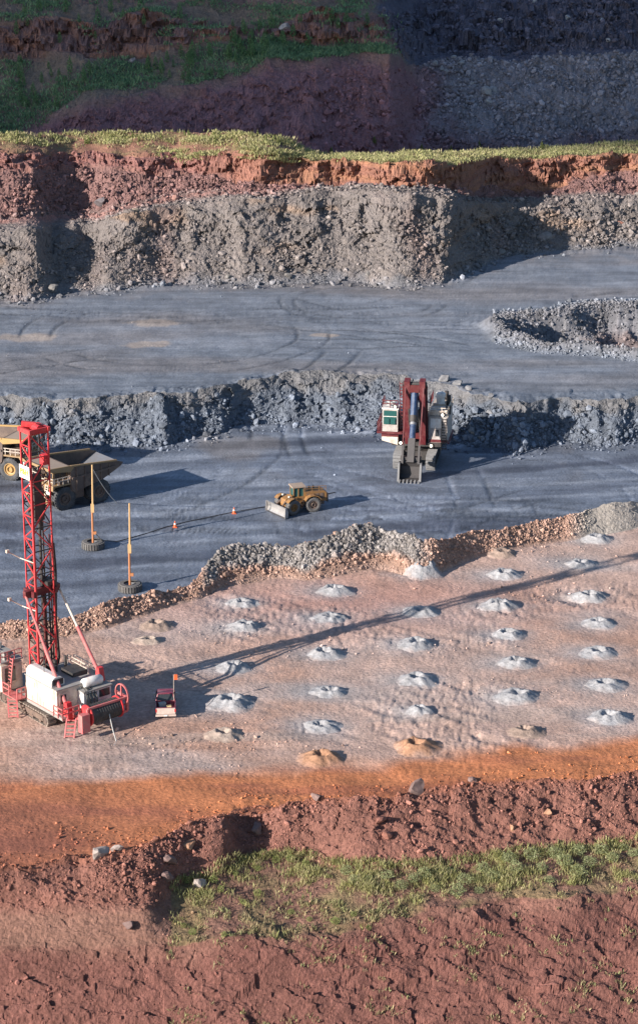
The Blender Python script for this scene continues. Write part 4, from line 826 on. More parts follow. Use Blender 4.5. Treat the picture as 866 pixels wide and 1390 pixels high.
def haul_truck(px, py, head, label, rim, edge, ref=(3.0, 2.9)):
    p = ground_point(px, py, -10.0); a = math.radians(head)
    # (px, py) is the ground under one wheel, ref its place in the truck
    ox = p.x-(ref[0]*math.cos(a)-ref[1]*math.sin(a)); oy = p.y-(ref[0]*math.sin(a)+ref[1]*math.cos(a))
    g = empty('haul_truck', (ox, oy, ground_z(ox, oy)-.02), a); tag(g, label, 'dump truck', 'yellow haul trucks parked on the pit floor')
    r = 1.75
    for s in (-1, 1):
        tyre(g, (3.0, 2.75*s, r), r, 1.1, 'rubber', rim, s); tyre(g, (-2.7, 2.95*s, r), r, 1.0, 'rubber', rim, s); tyre(g, (-2.7, 1.85*s, r), r, 1.0, 'rubber', 'brown_steel', s)
    MB().box(-4.2, 4.9, -1.1, 1.1, 1.5, 2.7).box(2.3, 3.7, -2.1, 2.1, 1.2, 2.2).box(-3.3, -2.1, -1.3, 1.3, 1.0, 2.5).build('chassis', 'brown_steel', g)
    MB().box(-.6, 1.0, 1.2, 2.5, 1.25, 2.9).build('fuel_tank', 'brown_steel', g); MB().box(-.6, 1.0, -2.5, -1.2, 1.25, 2.9).build('hydraulic_tank', 'brown_steel', g)
    # front: deck, fenders, radiator, cab, bumper
    MB().box(1.5, 5.0, -3.35, 3.35, 3.75, 3.95).slab([(1.3, 3.0), (1.6, 3.72), (4.6, 3.72), (5.0, 3.2), (5.0, 3.74), (1.3, 3.74)], 2.0, 3.3).slab([(1.3, 3.0), (1.6, 3.72), (4.6, 3.72), (5.0, 3.2), (5.0, 3.74), (1.3, 3.74)], -3.3, -2.0).build('front_deck', 'dusty_yellow', g)
    n = MB().box(3.6, 5.1, -1.5, 1.5, 1.7, 3.74).build('engine_housing', 'dusty_yellow', g)
    gr = MB().box(5.105, 5.16, -1.1, 1.1, 2.0, 3.6).build('radiator_grille', 'dark_steel', n)
    for k in range(6): MB().box(5.161, 5.2, -1.05, 1.05, 2.1+k*.25, 2.2+k*.25).build('slat', 'brown_steel', n)
    MB().box(4.9, 5.5, -3.0, 3.0, 1.2, 1.65).build('bumper', 'dusty_yellow', g)
    for s in (-1, 1):
        MB().box(5.0, 5.2, s*2.3-.45, s*2.3+.45, 2.6, 3.0).build('headlight', 'lamp_lens', g)
        ladder_mb(MB(), (5.35, s*1.85, 1.6), (5.05, s*1.85, 3.9), (0, 1, 0), .6, 7, .05).build('ladder', 'cream_paint', g)
    cab = MB().slab([(2.0, 3.96), (4.6, 3.96), (4.4, 5.6), (2.0, 5.6)], .7, 2.5).build('cab', 'dusty_yellow', g)
    MB().box(1.9, 4.6, .6, 2.6, 5.61, 5.75).build('roof', 'dusty_yellow', cab)
    MB().box(2.3, 3.2, 2.505, 2.55, 4.6, 5.45).box(3.3, 4.15, 2.505, 2.55, 4.6, 5.45).build('side_window', 'glass_dark', cab)
    MB().add([(4.56, .85, 4.6), (4.56, 2.35, 4.6), (4.45, 2.35, 5.5), (4.45, .85, 5.5)], [(0, 1, 2, 3)]).build('windscreen', 'glass_dark', cab)
    MB().box(2.2, 4.3, -2.6, -.6, 3.96, 4.7).tube((3.2, -1.2, 4.7), (3.2, -1.2, 5.4), .3).build('deck_cabinet', 'brown_steel', g); MB().box(2.4, 3.8, 2.75, 3.2, 3.96, 4.5).build('deck_box', 'brown_steel', g)
    rail_mb(MB(), [(1.6, 3.3, 3.96), (4.95, 3.3, 3.96), (4.95, .2, 3.96)], 1.0, .8, .045).build('railing', 'cream_paint', g); rail_mb(MB(), [(4.95, -.4, 3.96), (4.95, -3.3, 3.96), (1.6, -3.3, 3.96)], 1.0, .8, .045).build('railing', 'cream_paint', g)
    MB().bar((4.7, 3.3, 4.2), (5.0, 3.75, 4.8), .06).box(4.95, 5.05, 3.55, 3.95, 4.4, 5.2).build('mirror', 'dark_steel', g)
    # body
    side = [(1.9, 2.9), (1.55, 2.55), (-3.2, 3.5), (-6.3, 4.9), (-6.7, 5.35), (-5.6, 5.75), (2.1, 6.35), (2.1, 4.2)]
    bd = MB().slab(side, 3.3, 3.48).slab(side, -3.48, -3.3).slab([(1.9, 2.6), (-3.2, 3.55), (-6.5, 5.0), (-6.6, 5.25), (-3.2, 3.8), (1.9, 2.9)], -3.29, 3.29).box(1.9, 2.1, -3.29, 3.29, 2.7, 6.35).build('dump_body', 'brown_steel', g)
    MB().add([(1.88, -3.28, 2.95), (1.88, 3.28, 2.95), (-3.2, 3.28, 3.85), (-3.2, -3.28, 3.85), (-6.5, -3.28, 5.32), (-6.5, 3.28, 5.32)], [(0, 1, 2, 3), (3, 2, 5, 4)]).build('bed_floor', 'bed_lining', bd)
    cn = MB().slab([(2.11, 6.15), (5.5, 6.35), (5.5, 6.5), (2.11, 6.34)], -3.3, 3.3).build('canopy', 'sunlit_dust_tan', bd)  # sun on this top is painted in as a brighter tan
    for s in (-1, 1):
        MB().slab([(1.6, 6.1), (2.2, 5.6), (5.6, 6.15), (5.6, 6.62), (1.6, 6.5)], s*3.4-.12, s*3.4+.12).build('canopy_edge', edge, bd)
        MB().bar((2.05, s*3.42, 6.42), (-5.6, s*3.42, 5.82), .3, .22).build('top_rail', edge if edge == 'bright_yellow' else 'dusty_yellow', bd); MB().bar((1.9, s*3.56, 4.6), (-5.3, s*3.56, 5.0), .16, .3).build('side_rail', 'brown_steel', bd)
        for k in range(5):
            x = 1.2-k*1.35; MB().bar((x, s*3.55, 2.75+max(0, -x+.8)*.22), (x-.1, s*3.55, 6.15-(1.9-x)*.08), .22, .12).build('body_rib', 'brown_steel', bd)
    MB().bar((5.56, -3.3, 6.45), (5.56, 3.3, 6.45), .16, .34).build('canopy_lip', edge, bd)
    for k in range(4): MB().box(-6.95, -6.4, -2.6+k*1.5, -1.9+k*1.5, 4.75, 5.1).build('tail_block', 'brown_steel', bd)
    return g
haul_truck(88, 692, 219.0, 'dusty haul truck with an empty raised-tail bed parked behind the drill mast', 'brown_steel', 'dusty_yellow', (3.0, 2.9))
haul_truck(16, 652, -22.0, 'haul truck with yellow wheel hub cut off by the left edge', 'bright_yellow', 'bright_yellow', (3.0, -2.9))

# ---------------------------------------------------------------- wheel dozer
def wheel_dozer():
    a = ground_point(391, 697, -10.); b = ground_point(426, 693.5, -10.)
    head = math.atan2(a.y-b.y, a.x-b.x)
    # near wheels stand at (1.75, 1.35) and (-1.75, 1.35) on the machine's left side
    c = (a+b)/2; ox = c.x+1.35*math.sin(head); oy = c.y-1.35*math.cos(head)
    g = empty('wheel_dozer', (ox, oy, ground_z(ox, oy)-.03), head); tag(g, 'dusty yellow wheel dozer pushing a wide straight steel blade', 'bulldozer')
    F = Matrix.Translation((.1, 0, 0)) @ Matrix.Rotation(math.radians(19), 4, 'Z') @ Matrix.Translation((-.1, 0, 0))
    r = 1.08
    for s in (-1, 1):
        tyre(g, (1.85, 1.35*s, r), r, .8, 'grey_rubber', 'loader_yellow', s, lugs=20, mtx=F); tyre(g, (-1.75, 1.35*s, r), r, .8, 'grey_rubber', 'brown_steel', s, lugs=20)
    MB().box(-3.6, .1, -.75, .75, .75, 1.5).box(-2.2, -1.3, -1., 1., .8, 1.4).box(.0, .35, -.4, .4, .8, 1.5).build('rear_frame', 'brown_steel', g)
    MB().box(.15, 2.6, -.7, .7, .8, 1.45, F).box(1.4, 2.3, -1., 1., .8, 1.4, F).slab([(.9, 1.45), (2.7, 1.45), (2.5, 2.1), (1.3, 2.45), (.9, 2.2)], -.6, .6, F).build('front_frame', 'loader_yellow', g)
    h = MB().slab([(-3.9, 1.3), (-.7, 1.3), (-.7, 2.85), (-3.6, 2.75), (-3.9, 2.5)], -.95, .95).build('engine_hood', 'loader_yellow', g)
    for k in range(4): MB().box(-3.4+k*.65, -2.95+k*.65, .955, .99, 1.7, 2.5).build('hood_panel', 'brown_steel', h)
    MB().tube((-1.5, .4, 2.8), (-1.5, .4, 3.5), .1).tube((-2.3, -.3, 2.8), (-2.3, -.3, 3.3), .13).build('exhaust', 'dark_steel', h)
    MB().box(-4.15, -3.91, -.9, .9, 1.1, 2.3).build('radiator', 'dark_steel', h)
    rail_mb(MB(), [(-3.8, .9, 2.78), (-.8, .9, 2.86)], .7, .8, .03).build('railing', 'loader_yellow', h)
    for s in (-1, 1):
        arc = [(-1.75+1.3*math.cos(t), 1.08+1.3*math.sin(t)) for t in (.5, .9, 1.3, 1.7, 2.1, 2.6)]; arc2 = [(x*1.0+(x+1.75)*.08, z+(z-1.08)*.08) for x, z in arc]
        MB().slab(arc+arc2[::-1], min(s*.96, s*1.8), max(s*.96, s*1.8)).build('rear_fender', 'loader_yellow', g)
        arc = [(1.85+1.25*math.cos(t), 1.08+1.25*math.sin(t)) for t in (.7, 1.1, 1.6, 2.1, 2.5)]; arc2 = [(x+(x-1.85)*.07, z+(z-1.08)*.07) for x, z in arc]
        MB().slab(arc+arc2[::-1], min(s*.96, s*1.72), max(s*.96, s*1.72), F).build('front_fender', 'loader_yellow', g)
        MB().box(1.9, 2.15, s*.75-.10, s*.75+.10, 2.35, 2.58, F).build('headlight', 'lamp_lens', g)
        MB().bar((1.6, s*1.05, 1.1), (3.3, s*1.05, .6), .3, .4, F).build('push_arm', 'loader_yellow', g)
    cb = MB().slab([(-.65, 1.55), (1.0, 1.55), (.95, 2.2), (-.65, 2.2)], -.85, .85)
    for x, y in ((-.6, .8), (-.6, -.8), (.9, .8), (.9, -.8), (.2, .8), (.2, -.8)): cb.bar((x, y, 2.2), (x-.03*(x > 0), y, 3.5), .11)
    cb = cb.build('cab', 'loader_yellow', g)
    MB().box(-.55, .85, -.75, .75, 2.21, 3.45).build('cab_glass', 'glass_green', cb); MB().box(-.85, 1.1, -.95, .95, 3.51, 3.68).build('roof', 'sunlit_dust_tan', cb)
    MB().box(-.5, -.1, .86, 1.4, 1.2, 1.35).box(-.4, .3, .86, 1.3, .7, .82).build('step', 'loader_yellow', g)
    ladder_mb(MB(), (.1, 1.25, .5), (.0, .9, 1.6), (1, 0, 0), .5, 4, .04).build('ladder', 'loader_yellow', g)
    # blade: curved plate with end bits and a cutting edge
    pr = [(3.75, .12), (3.55, .35), (3.47, .75), (3.52, 1.15), (3.75, 1.5)]; bk = [(x-.13, z) for x, z in pr]
    bl = MB().slab(pr+bk[::-1], -2.3, 2.3, F).build('blade', 'blade_steel', g)
    MB().slab([(3.9, .02), (3.76, .14), (3.66, .14), (3.80, .02)], -2.35, 2.35, F).build('cutting_edge', 'bucket_steel', bl)
    for s in (-1, 1): MB().slab([(3.95, .02), (3.45, .1), (3.3, .8), (3.55, 1.52), (3.85, 1.52)], s*2.33-.03, s*2.33+.03, F).build('end_plate', 'blade_steel', bl)
    for s in (-1, 1): MB().tube((2.4, s*.55, 1.9), (3.45, s*.75, 1.1), .13, mtx=F).build('tilt_cylinder', 'brown_steel', g)
    return g
wheel_dozer()

# ---------------------------------------------------------------- hydraulic mining shovel (front is local -y)
def mining_shovel():
    p = ground_point(566, 626, -10.); g = empty('mining_shovel', (p.x, p.y, ground_z(p.x, p.y)-.03), math.radians(-9)); g.scale = (1, 1, 1.24)
    tag(g, 'big red and white hydraulic mining shovel with blue cylinders and bucket down', 'excavator')
    crawler(g, (-3.6, 3.4), -3.15, -1.75, .95, 5, 'grey_tread', 'dark_steel', 'y'); crawler(g, (-3.6, 3.4), 1.75, 3.15, .95, 5, 'grey_tread', 'dark_steel', 'y')
    MB().box(-1.75, 1.75, -2.2, 2.2, .8, 1.9).tube((0, 0, 1.85), (0, 0, 2.6), 1.7, n=24).build('undercarriage', 'dark_steel', g)
    MB().box(-3.6, 3.9, -2.6, 5.2, 2.6, 3.1).build('slewing_deck', 'dark_steel', g)
    # machine house on the right, engine bay behind, both white with red trim
    h = MB().box(1.9, 4.7, -2.4, 4.9, 3.11, 6.3).box(-2.0, 1.88, 1.4, 5.2, 3.11, 6.1).build('machine_house', 'shovel_white', g)
    MB().box(1.8, 4.8, -2.5, 5.0, 6.31, 6.42).box(-2.1, 1.78, 1.3, 5.3, 6.11, 6.22).build('roof', 'deck_grey', h)
    MB().box(2.0, 4.75, -2.44, -2.405, 3.15, 3.5).build('red_band', 'shovel_red', h); MB().box(2.9, 3.4, -2.45, -2.405, 3.9, 4.7).build('window', 'glass_dark', h); MB().box(2.15, 3.9, -2.43, -2.405, 4.9, 6.1).build('door', 'white_paint', h)
    ladder_mb(MB(), (4.2, -2.75, 2.3), (4.2, -2.5, 6.2), (1, 0, 0), .7, 12, .05).build('ladder', 'dark_steel', h)
    MB().box(2.0, 4.6, -2.2, .2, 6.43, 7.1).box(2.2, 4.0, .4, 3.0, 6.43, 7.3).build('roof_cabinet', 'cream_paint', h)
    MB().lathe([(0, .62), (.9, .62), (.9, .75), (1.25, .75), (1.4, .4), (1.4, .01)], (3.3, .8, 7.3), 'z', 18).build('air_filter', 'white_paint', h); MB().tube((4.5, 1.5, 6.4), (4.5, 1.5, 8.2), .28, n=12).tube((4.0, 2.8, 6.4), (4.0, 2.8, 8.4), .3, n=12).build('exhaust', 'dark_steel', h)
    MB().box(4.3, 5.0, -1.4, -.6, 6.43, 7.4).build('fan_housing', 'dark_steel', h)
    rail_mb(MB(), [(1.95, -2.45, 6.43), (4.75, -2.45, 6.43), (4.75, 4.9, 6.43)], 1.0, .9, .045).build('railing', 'cream_paint', h); rail_mb(MB(), [(1.95, -1.0, 7.3), (1.95, 3.0, 7.3)], 1.0, .9, .05).build('railing', 'shovel_red', h)
    MB().box(4.72, 5.0, -2.4, 4.9, 3.0, 3.12).build('catwalk', 'shovel_red', g)
    # cab on its module, left of the boom
    md = MB().slab([(-5.0, 3.25), (-2.6, 2.75), (-2.6, 4.2), (-5.0, 4.2)], -3.0, .8).build('cab_module', 'cream_paint', g)
    MB().box(-5.05, -2.55, -3.05, -3.0, 3.75, 4.15).build('red_band', 'shovel_red', md)
    dk = MB().box(-5.7, -1.9, -3.5, 1.4, 4.21, 4.45).build('cab_deck', 'shovel_red', g)
    rail_mb(MB(), [(-2.9, 1.3, 4.46), (-5.65, 1.3, 4.46), (-5.65, -2.9, 4.46)], 1.1, .9, .05).build('railing', 'shovel_red', dk)
    cb = MB().box(-4.9, -2.6, -3.3, -.6, 4.46, 7.2).build('cab', 'shovel_white', g)
    MB().box(-5.0, -2.5, -3.4, -.5, 7.21, 7.4).build('roof', 'white_paint', cb)
    fr = MB().box(-4.7, -2.8, -3.36, -3.305, 5.35, 7.05).build('windscreen', 'glass_green', cb); MB().box(-4.75, -2.75, -3.40, -3.365, 6.3, 6.38).build('wiper_bar', 'white_paint', cb); MB().box(-4.95, -4.905, -3.1, -.9, 5.4, 7.0).build('side_window', 'glass_green', cb)
    MB().box(-4.6, -3.85, -3.5, -3.37, 5.4, 6.1).box(-3.65, -2.95, -3.5, -3.37, 5.4, 6.1).build('rock_guard', 'glass_green', cb)
    rail_mb(MB(), [(-4.9, -.6, 7.41), (-4.9, -3.3, 7.41), (-2.6, -3.3, 7.41)], .9, .9, .05).build('railing', 'shovel_red', cb); MB().box(-4.4, -3.2, -1.9, -.9, 7.41, 7.9).build('air_conditioner', 'window_pale', cb)
    MB().box(-2.5, -1.7, -1.8, 1.2, 4.46, 6.6).build('oil_tank', 'shovel_white', g); rail_mb(MB(), [(-2.45, -1.8, 6.62), (-1.75, -1.8, 6.62)], .8, .6, .045).build('railing', 'cream_paint', g)
    # lit lamps
    for x, y, z in ((-3.0, -3.45, 7.55), (-2.2, -2.75, 2.95), (2.35, -2.75, 2.75), (3.95, -2.55, 6.6)):
        l = MB().box(x-.3, x+.3, y, y+.25, z-.22, z+.22).build('work_lamp', 'dark_steel', g); MB().lathe([(-.03, .01), (-.03, .15), (.0, .16)], (x, y, z), 'y', 12).build('lamp_glass', 'lamp_glow', l)
    # boom: two red box girders tied by cross beams
    A0, A1 = Vector((0, -1.9, 3.0)), Vector((0, -4.2, 10.9))
    bm_ = MB()
    for s in (-1, 1):
        x = 1.12*s; bm_.slab([(-1.4, 2.7), (-2.9, 2.9), (-4.6, 8.8), (-5.0, 11.1), (-3.7, 11.3), (-2.6, 8.2)], x-.42, x+.42, Matrix(((0, 1, 0, 0), (1, 0, 0, 0), (0, 0, 1, 0), (0, 0, 0, 1))))
    boom = bm_.build('boom', 'shovel_red', g)
    MB().bar((-.69, -4.3, 10.2), (.69, -4.3, 10.2), 1.1, .9).bar((-.69, -3.9, 8.9), (.69, -3.9, 8.9), .8, .5).bar((-.69, -2.3, 3.9), (.69, -2.3, 3.9), .9, .7).build('cross_beam', 'dark_red', boom)
    MB().tube((-1.75, -4.4, 10.7), (1.75, -4.4, 10.7), .3, n=14).build('boom_pin', 'dark_steel', boom)
    ladder_mb(MB(), (-2.0, -1.9, 3.4), (-2.0, -4.3, 10.9), (1, 0, 0), .5, 16, .05).build('boom_ladder', 'shovel_red', boom)
    for x in (-1.7, 1.7): MB().bar((x, -2.4, 3.6), (x, -4.4, 10.6), .12, .3).build('hose_bundle', 'dark_red', boom)
    # stick and its linkage down to the bucket
    st = MB().bar((-1.35, -4.6, 10.6), (-1.2, -8.7, 2.7), .16, .28).bar((1.35, -4.6, 10.6), (1.2, -8.7, 2.7), .16, .28).build('stick_rods', 'shovel_red', g)
    MB().bar((0, -7.3, 4.6), (0, -8.8, 2.0), 1.0, .9).box(-1.5, 1.5, -8.7, -7.9, 2.3, 2.7).build('stick', 'bucket_steel', g)
    for s in (-1, 1): MB().bar((1.2*s, -8.1, 4.0), (1.2*s, -9.0, 1.9), .3, .5).build('bucket_link', 'bucket_steel', st)
    cy = MB().tube((0, -4.2, 9.9), (0, -5.5, 7.0), .55, n=16).build('crowd_cylinder', 'cylinder_blue', g); MB().tube((0, -5.5, 7.0), (0, -5.9, 6.3), .62, n=16).build('cylinder_collar', 'dark_steel', cy)
    cy = MB().tube((0, -6.0, 6.1), (0, -7.5, 3.9), .46, n=16).build('bucket_cylinder', 'cylinder_blue', g); MB().tube((0, -5.75, 6.5), (0, -6.05, 6.0), .52, n=16).build('cylinder_collar', 'bed_lining', cy)
    for s in (-1, 1): MB().tube((.75*s, -2.6, 3.8), (.75*s, -4.6, 7.6), .2, n=12).build('hoist_cylinder', 'dark_steel', boom)
    # bucket: open towards the camera, teeth along the lower lip
    mt = Matrix(((0, 1, 0, 0), (1, 0, 0, 0), (0, 0, 1, 0), (0, 0, 0, 1)))
    sh = [(-8.7, 2.2), (-8.3, 1.5), (-8.4, .5), (-8.9, .1), (-10.4, .08), (-9.6, 2.1)]
    bk = MB().slab(sh, 1.52, 1.68, mt).slab(sh, -1.68, -1.52, mt).slab([(-8.7, 2.2), (-8.3, 1.5), (-8.4, .5), (-8.9, .1), (-10.4, .08), (-10.4, .2), (-8.95, .25), (-8.55, .6), (-8.45, 1.5), (-8.8, 2.1)], -1.515, 1.515, mt).build('bucket', 'bucket_steel', g)
    for k in range(6): MB().slab([(-10.2, .05), (-10.2, .32), (-10.95, .1), (-10.95, .03)], -1.5+k*.56, -1.26+k*.56, mt).build('tooth', 'grey_tread', bk)
    for s in (-1, 1): MB().slab([(-9.4, 2.2), (-9.7, 2.1), (-10.5, .1), (-10.2, .1)], s*1.6-.14, s*1.6+.14, mt).build('side_cutter', 'grey_tread', bk)
    return g
mining_shovel()

# ---------------------------------------------------------------- pickup truck (front is local +y)
def pickup():
    p = ground_point(225, 980, 0.0); g = empty('pickup_truck', (p.x, p.y+.6, ground_z(p.x, p.y+1.5)-.02), math.radians(4))
    tag(g, 'dark red pickup truck with dusty tailgate parked in the rig shadow', 'pickup truck')
    b = MB().box(-.98, .98, 0.05, .25, .62, 1.2).box(-.98, -.9, .25, 1.95, .62, 1.22).box(.9, .98, .25, 1.95, .62, 1.22).box(-.9, .9, .25, 1.95, .62, .76).box(-.98, .98, 1.95, 3.75, .55, 1.18).slab([(3.75, .55), (5.3, .55), (5.3, .98), (5.1, 1.12), (3.75, 1.18)], -.96, .96, Matrix(((0, 1, 0, 0), (1, 0, 0, 0), (0, 0, 1, 0), (0, 0, 0, 1)))).build('body', 'pickup_red', g)
    MB().box(-.93, .93, -.02, .045, .60, 1.21).build('tailgate', 'pickup_dust', b); MB().box(-1.0, 1.0, -.2, -.02, .42, .58).box(-.2, .2, -.24, -.2, .44, .62).build('bumper', 'pickup_dust', b); MB().box(-.17, .17, -.26, -.245, .46, .60).build('number_plate', 'white_paint', b)
    for s in (-1, 1):
        MB().box(min(s*.86, s*1.0), max(s*.86, s*1.0), -.03, .06, .8, 1.12).build('tail_light', 'tail_red', b); MB().box(min(s*.985, s*1.01), max(s*.985, s*1.01), .05, 1.95, .62, 1.05).build('bed_side', 'pickup_dust', b)
        MB().box(s*1.12-.14, s*1.12+.14, 3.4, 3.52, 1.15, 1.38).build('mirror', 'window_pale', b)
        for y in (1.0, 4.45):
            t = MB().lathe([(-.12, .2), (-.13, .3), (-.1, .38), (.1, .38), (.13, .3), (.12, .2)], (s*.86, y, .38), 'x', 20).build('wheel', 'rubber', g); MB().lathe([(.1*s, .01), (.1*s, .2), (.0, .21)], (s*.86, y, .38), 'x', 14).build('rim', 'window_pale', t)
    lo = [(-.92, 1.98, 1.19), (.92, 1.98, 1.19), (.92, 3.9, 1.19), (-.92, 3.9, 1.19)]; hi = [(-.74, 2.2, 1.78), (.74, 2.2, 1.78), (.74, 3.3, 1.80), (-.74, 3.3, 1.80)]
    cab = MB().add(lo+hi, [(0, 1, 5, 4), (1, 2, 6, 5), (2, 3, 7, 6), (3, 0, 4, 7)]).build('cab', 'glass_dark', g)
    rf = MB().box(-.78, .78, 2.15, 3.35, 1.79, 1.86)
    for a_, c_ in zip(lo, hi): rf.bar(a_, c_, .1)
    rf.build('roof', 'pickup_red', cab)
    MB().add([(-.78, 2.02, 1.26), (.78, 2.02, 1.26), (.68, 2.17, 1.72), (-.68, 2.17, 1.72)], [(0, 1, 2, 3)]).build('rear_window', 'glass_dark', cab)
    w = MB().bar((.82, 1.85, 1.2), (.84, 1.8, 4.0), .045).build('flag_mast', 'cream_paint', g); MB().box(.86, 1.22, 1.79, 1.81, 3.45, 4.0).build('flag', 'cone_orange', w)
    return g, p
pk, pkp = pickup()
def lying(name, m, mat, label, cat, loc, rz=0.):
    o = m.build(name, mat); o.location = loc; o.rotation_euler = (0, 0, rz); return tag(o, label, cat)
bx, by, bz = pk.location
lying('tarpaulin', MB().add([(-.3, -.3, 0), (.3, -.3, 0), (.35, .3, 0), (-.3, .3, 0), (-.1, -.1, .4), (.25, -.12, .34), (.2, .18, .42), (-.2, .15, .3)], [(0, 1, 5, 4), (1, 2, 6, 5), (2, 3, 7, 6), (3, 0, 4, 7), (4, 5, 6, 7)]), 'cloth_tan', 'tan bundled tarpaulin lying in the pickup bed', 'tarpaulin', (bx+.25, by+.9, bz+.765))
lying('tool_crate', MB().box(-.35, .35, -.22, .22, 0, .36).box(-.37, .37, -.24, .24, .36, .40), 'window_pale', 'grey tool crate in the pickup bed behind the cab', 'crate', (bx-.45, by+1.5, bz+.765), .4)

# ---------------------------------------------------------------- cable poles in tyre bases, cables, cones
def cable_pole(px, py, toppy, label, mid):
    p = ground_point(px, py, -10.); z = ground_z(p.x, p.y)
    g = empty('cable_pole', (p.x, p.y, z)); tag(g, label, 'pole', 'wooden cable poles standing in old tyres')
    hgt = 11.6
    m = MB(); r, w = 1.45, .95
    m.lathe([(0, r*.55), (0, r*.9), (w*.15, r), (w*.85, r), (w, r*.9), (w, r*.55)], (0, 0, 0), 'z', 40)
    for k in range(26):
        a = 2*math.pi*k/26; m.box(r*.97, r*1.06, -.10, .10, .08, w-.08, Matrix.Rotation(a, 4, 'Z'))
    t = m.build('tyre_base', 'grey_rubber', g); MB().lathe([(w*.55, .01), (w*.8, r*.62)], (0, 0, 0), 'z', 24).build('rubble_fill', 'grey_tread', t)
    MB().tube((0, 0, .3), (.04, 0, hgt*.52), .15, .14, 8).build('lower_pole', 'rust_pole', g); MB().tube((.12, 0, hgt*.44), (.22, 0, hgt), .14, .10, 8).build('upper_pole', 'wood_pole', g)
    MB().box(-.14, .3, -.16, .16, hgt*.43, hgt*.53).build('splice', 'wood_pole', g); MB().box(.1, .5, -.12, .12, 1.9, 2.3).build('insulator', 'rust_pole', g)
    return g, Vector((p.x, p.y, z))
g1, b1 = cable_pole(127, 744, 640, 'wooden cable pole in a tyre base beside the parked haul truck', .5)
g2, b2 = cable_pole(177, 801, 681, 'wooden cable pole in a tyre base nearest the berm', .5)
def wp(px, py): q = ground_point(px, py, -10.); return Vector((q.x, q.y, ground_z(q.x, q.y)+.06))
pts = [b1+Vector((.3, 0, 2.1)), b1+Vector((1.2, -.5, 1.2)), wp(146, 737)+Vector((0, 0, .2))]+[wp(*q) for q in ((160, 736), (178, 731), (200, 724), (225, 716), (250, 710), (280, 703), (310, 697), (345, 691), (385, 684), (430, 674), (455, 668))]
tag(MB().path(pts, .065).build('power_cable', 'cable_black'), 'black power cable lying across the pit floor past the two cones', 'cable')
q = b1+Vector((.25, 0, 11.1)); e = wp(159, 683); mid = (q+e)/2-Vector((0, 0, .9))
pts = [q*(1-t)**2+mid*2*t*(1-t)+e*t*t for t in [k/10 for k in range(11)]]
tag(MB().path(pts, .05).build('guy_wire', 'cable_grey'), 'thin pale wire sagging from the pole top to the pit floor', 'wire')
for (px, py, lab) in ((238, 716, 'orange traffic cone on the pit floor, nearer the wooden poles'), (318, 697, 'orange traffic cone on the pit floor, nearer the wheel dozer')):
    p = ground_point(px, py, -10.); z = ground_z(p.x, p.y); g = tag(empty('traffic_cone', (p.x, p.y, z)), lab, 'traffic cone', 'traffic cones along the power cable')
    MB().box(-.3, .3, -.3, .3, 0, .06).build('cone_foot', 'cone_orange', g); c = MB().lathe([(.06, .22), (.9, .05), (.92, .01)], (0, 0, 0), 'z', 14).build('cone_body', 'cone_orange', g); MB().lathe([(.42, .155), (.6, .118)], (0, 0, 0), 'z', 14).build('white_band', 'cone_white', c)

# ---------------------------------------------------------------- heaps of cuttings round the drill holes
attr = {}
for nm, col in (('grey_cuttings', (.31, .31, .325)), ('beige_cuttings', (.33, .27, .235)), ('brown_cuttings', (.28, .21, .175)), ('orange_cuttings', (.36, .20, .125))):
    paint(nm, col, .95, dirt=.35, dirtcol=tuple(c*.8 for c in col), scale=1.6)
KM = ['grey_cuttings', 'beige_cuttings', 'brown_cuttings', 'orange_cuttings']
COLN = [(190, 260, 'behind the drill mast struts'), (260, 380, 'in column just right of pickup'), (380, 510, 'in second column right of pickup'), (510, 620, 'in the middle column'), (620, 740, 'in second column from right'), (740, 900, 'in the rightmost column')]
NTH = 'first second third fourth fifth sixth seventh eighth ninth tenth eleventh twelfth thirteenth fourteenth fifteenth sixteenth seventeenth eighteenth nineteenth twentieth twenty-first twenty-second twenty-third twenty-fourth twenty-fifth twenty-sixth twenty-seventh twenty-eighth'.split()
ORD = ['nearest the road']+[n_+' from the road' for n_ in NTH[1:]]
def ranked(lst): return list(zip(NTH, sorted(lst, key=lambda q: q[0])))
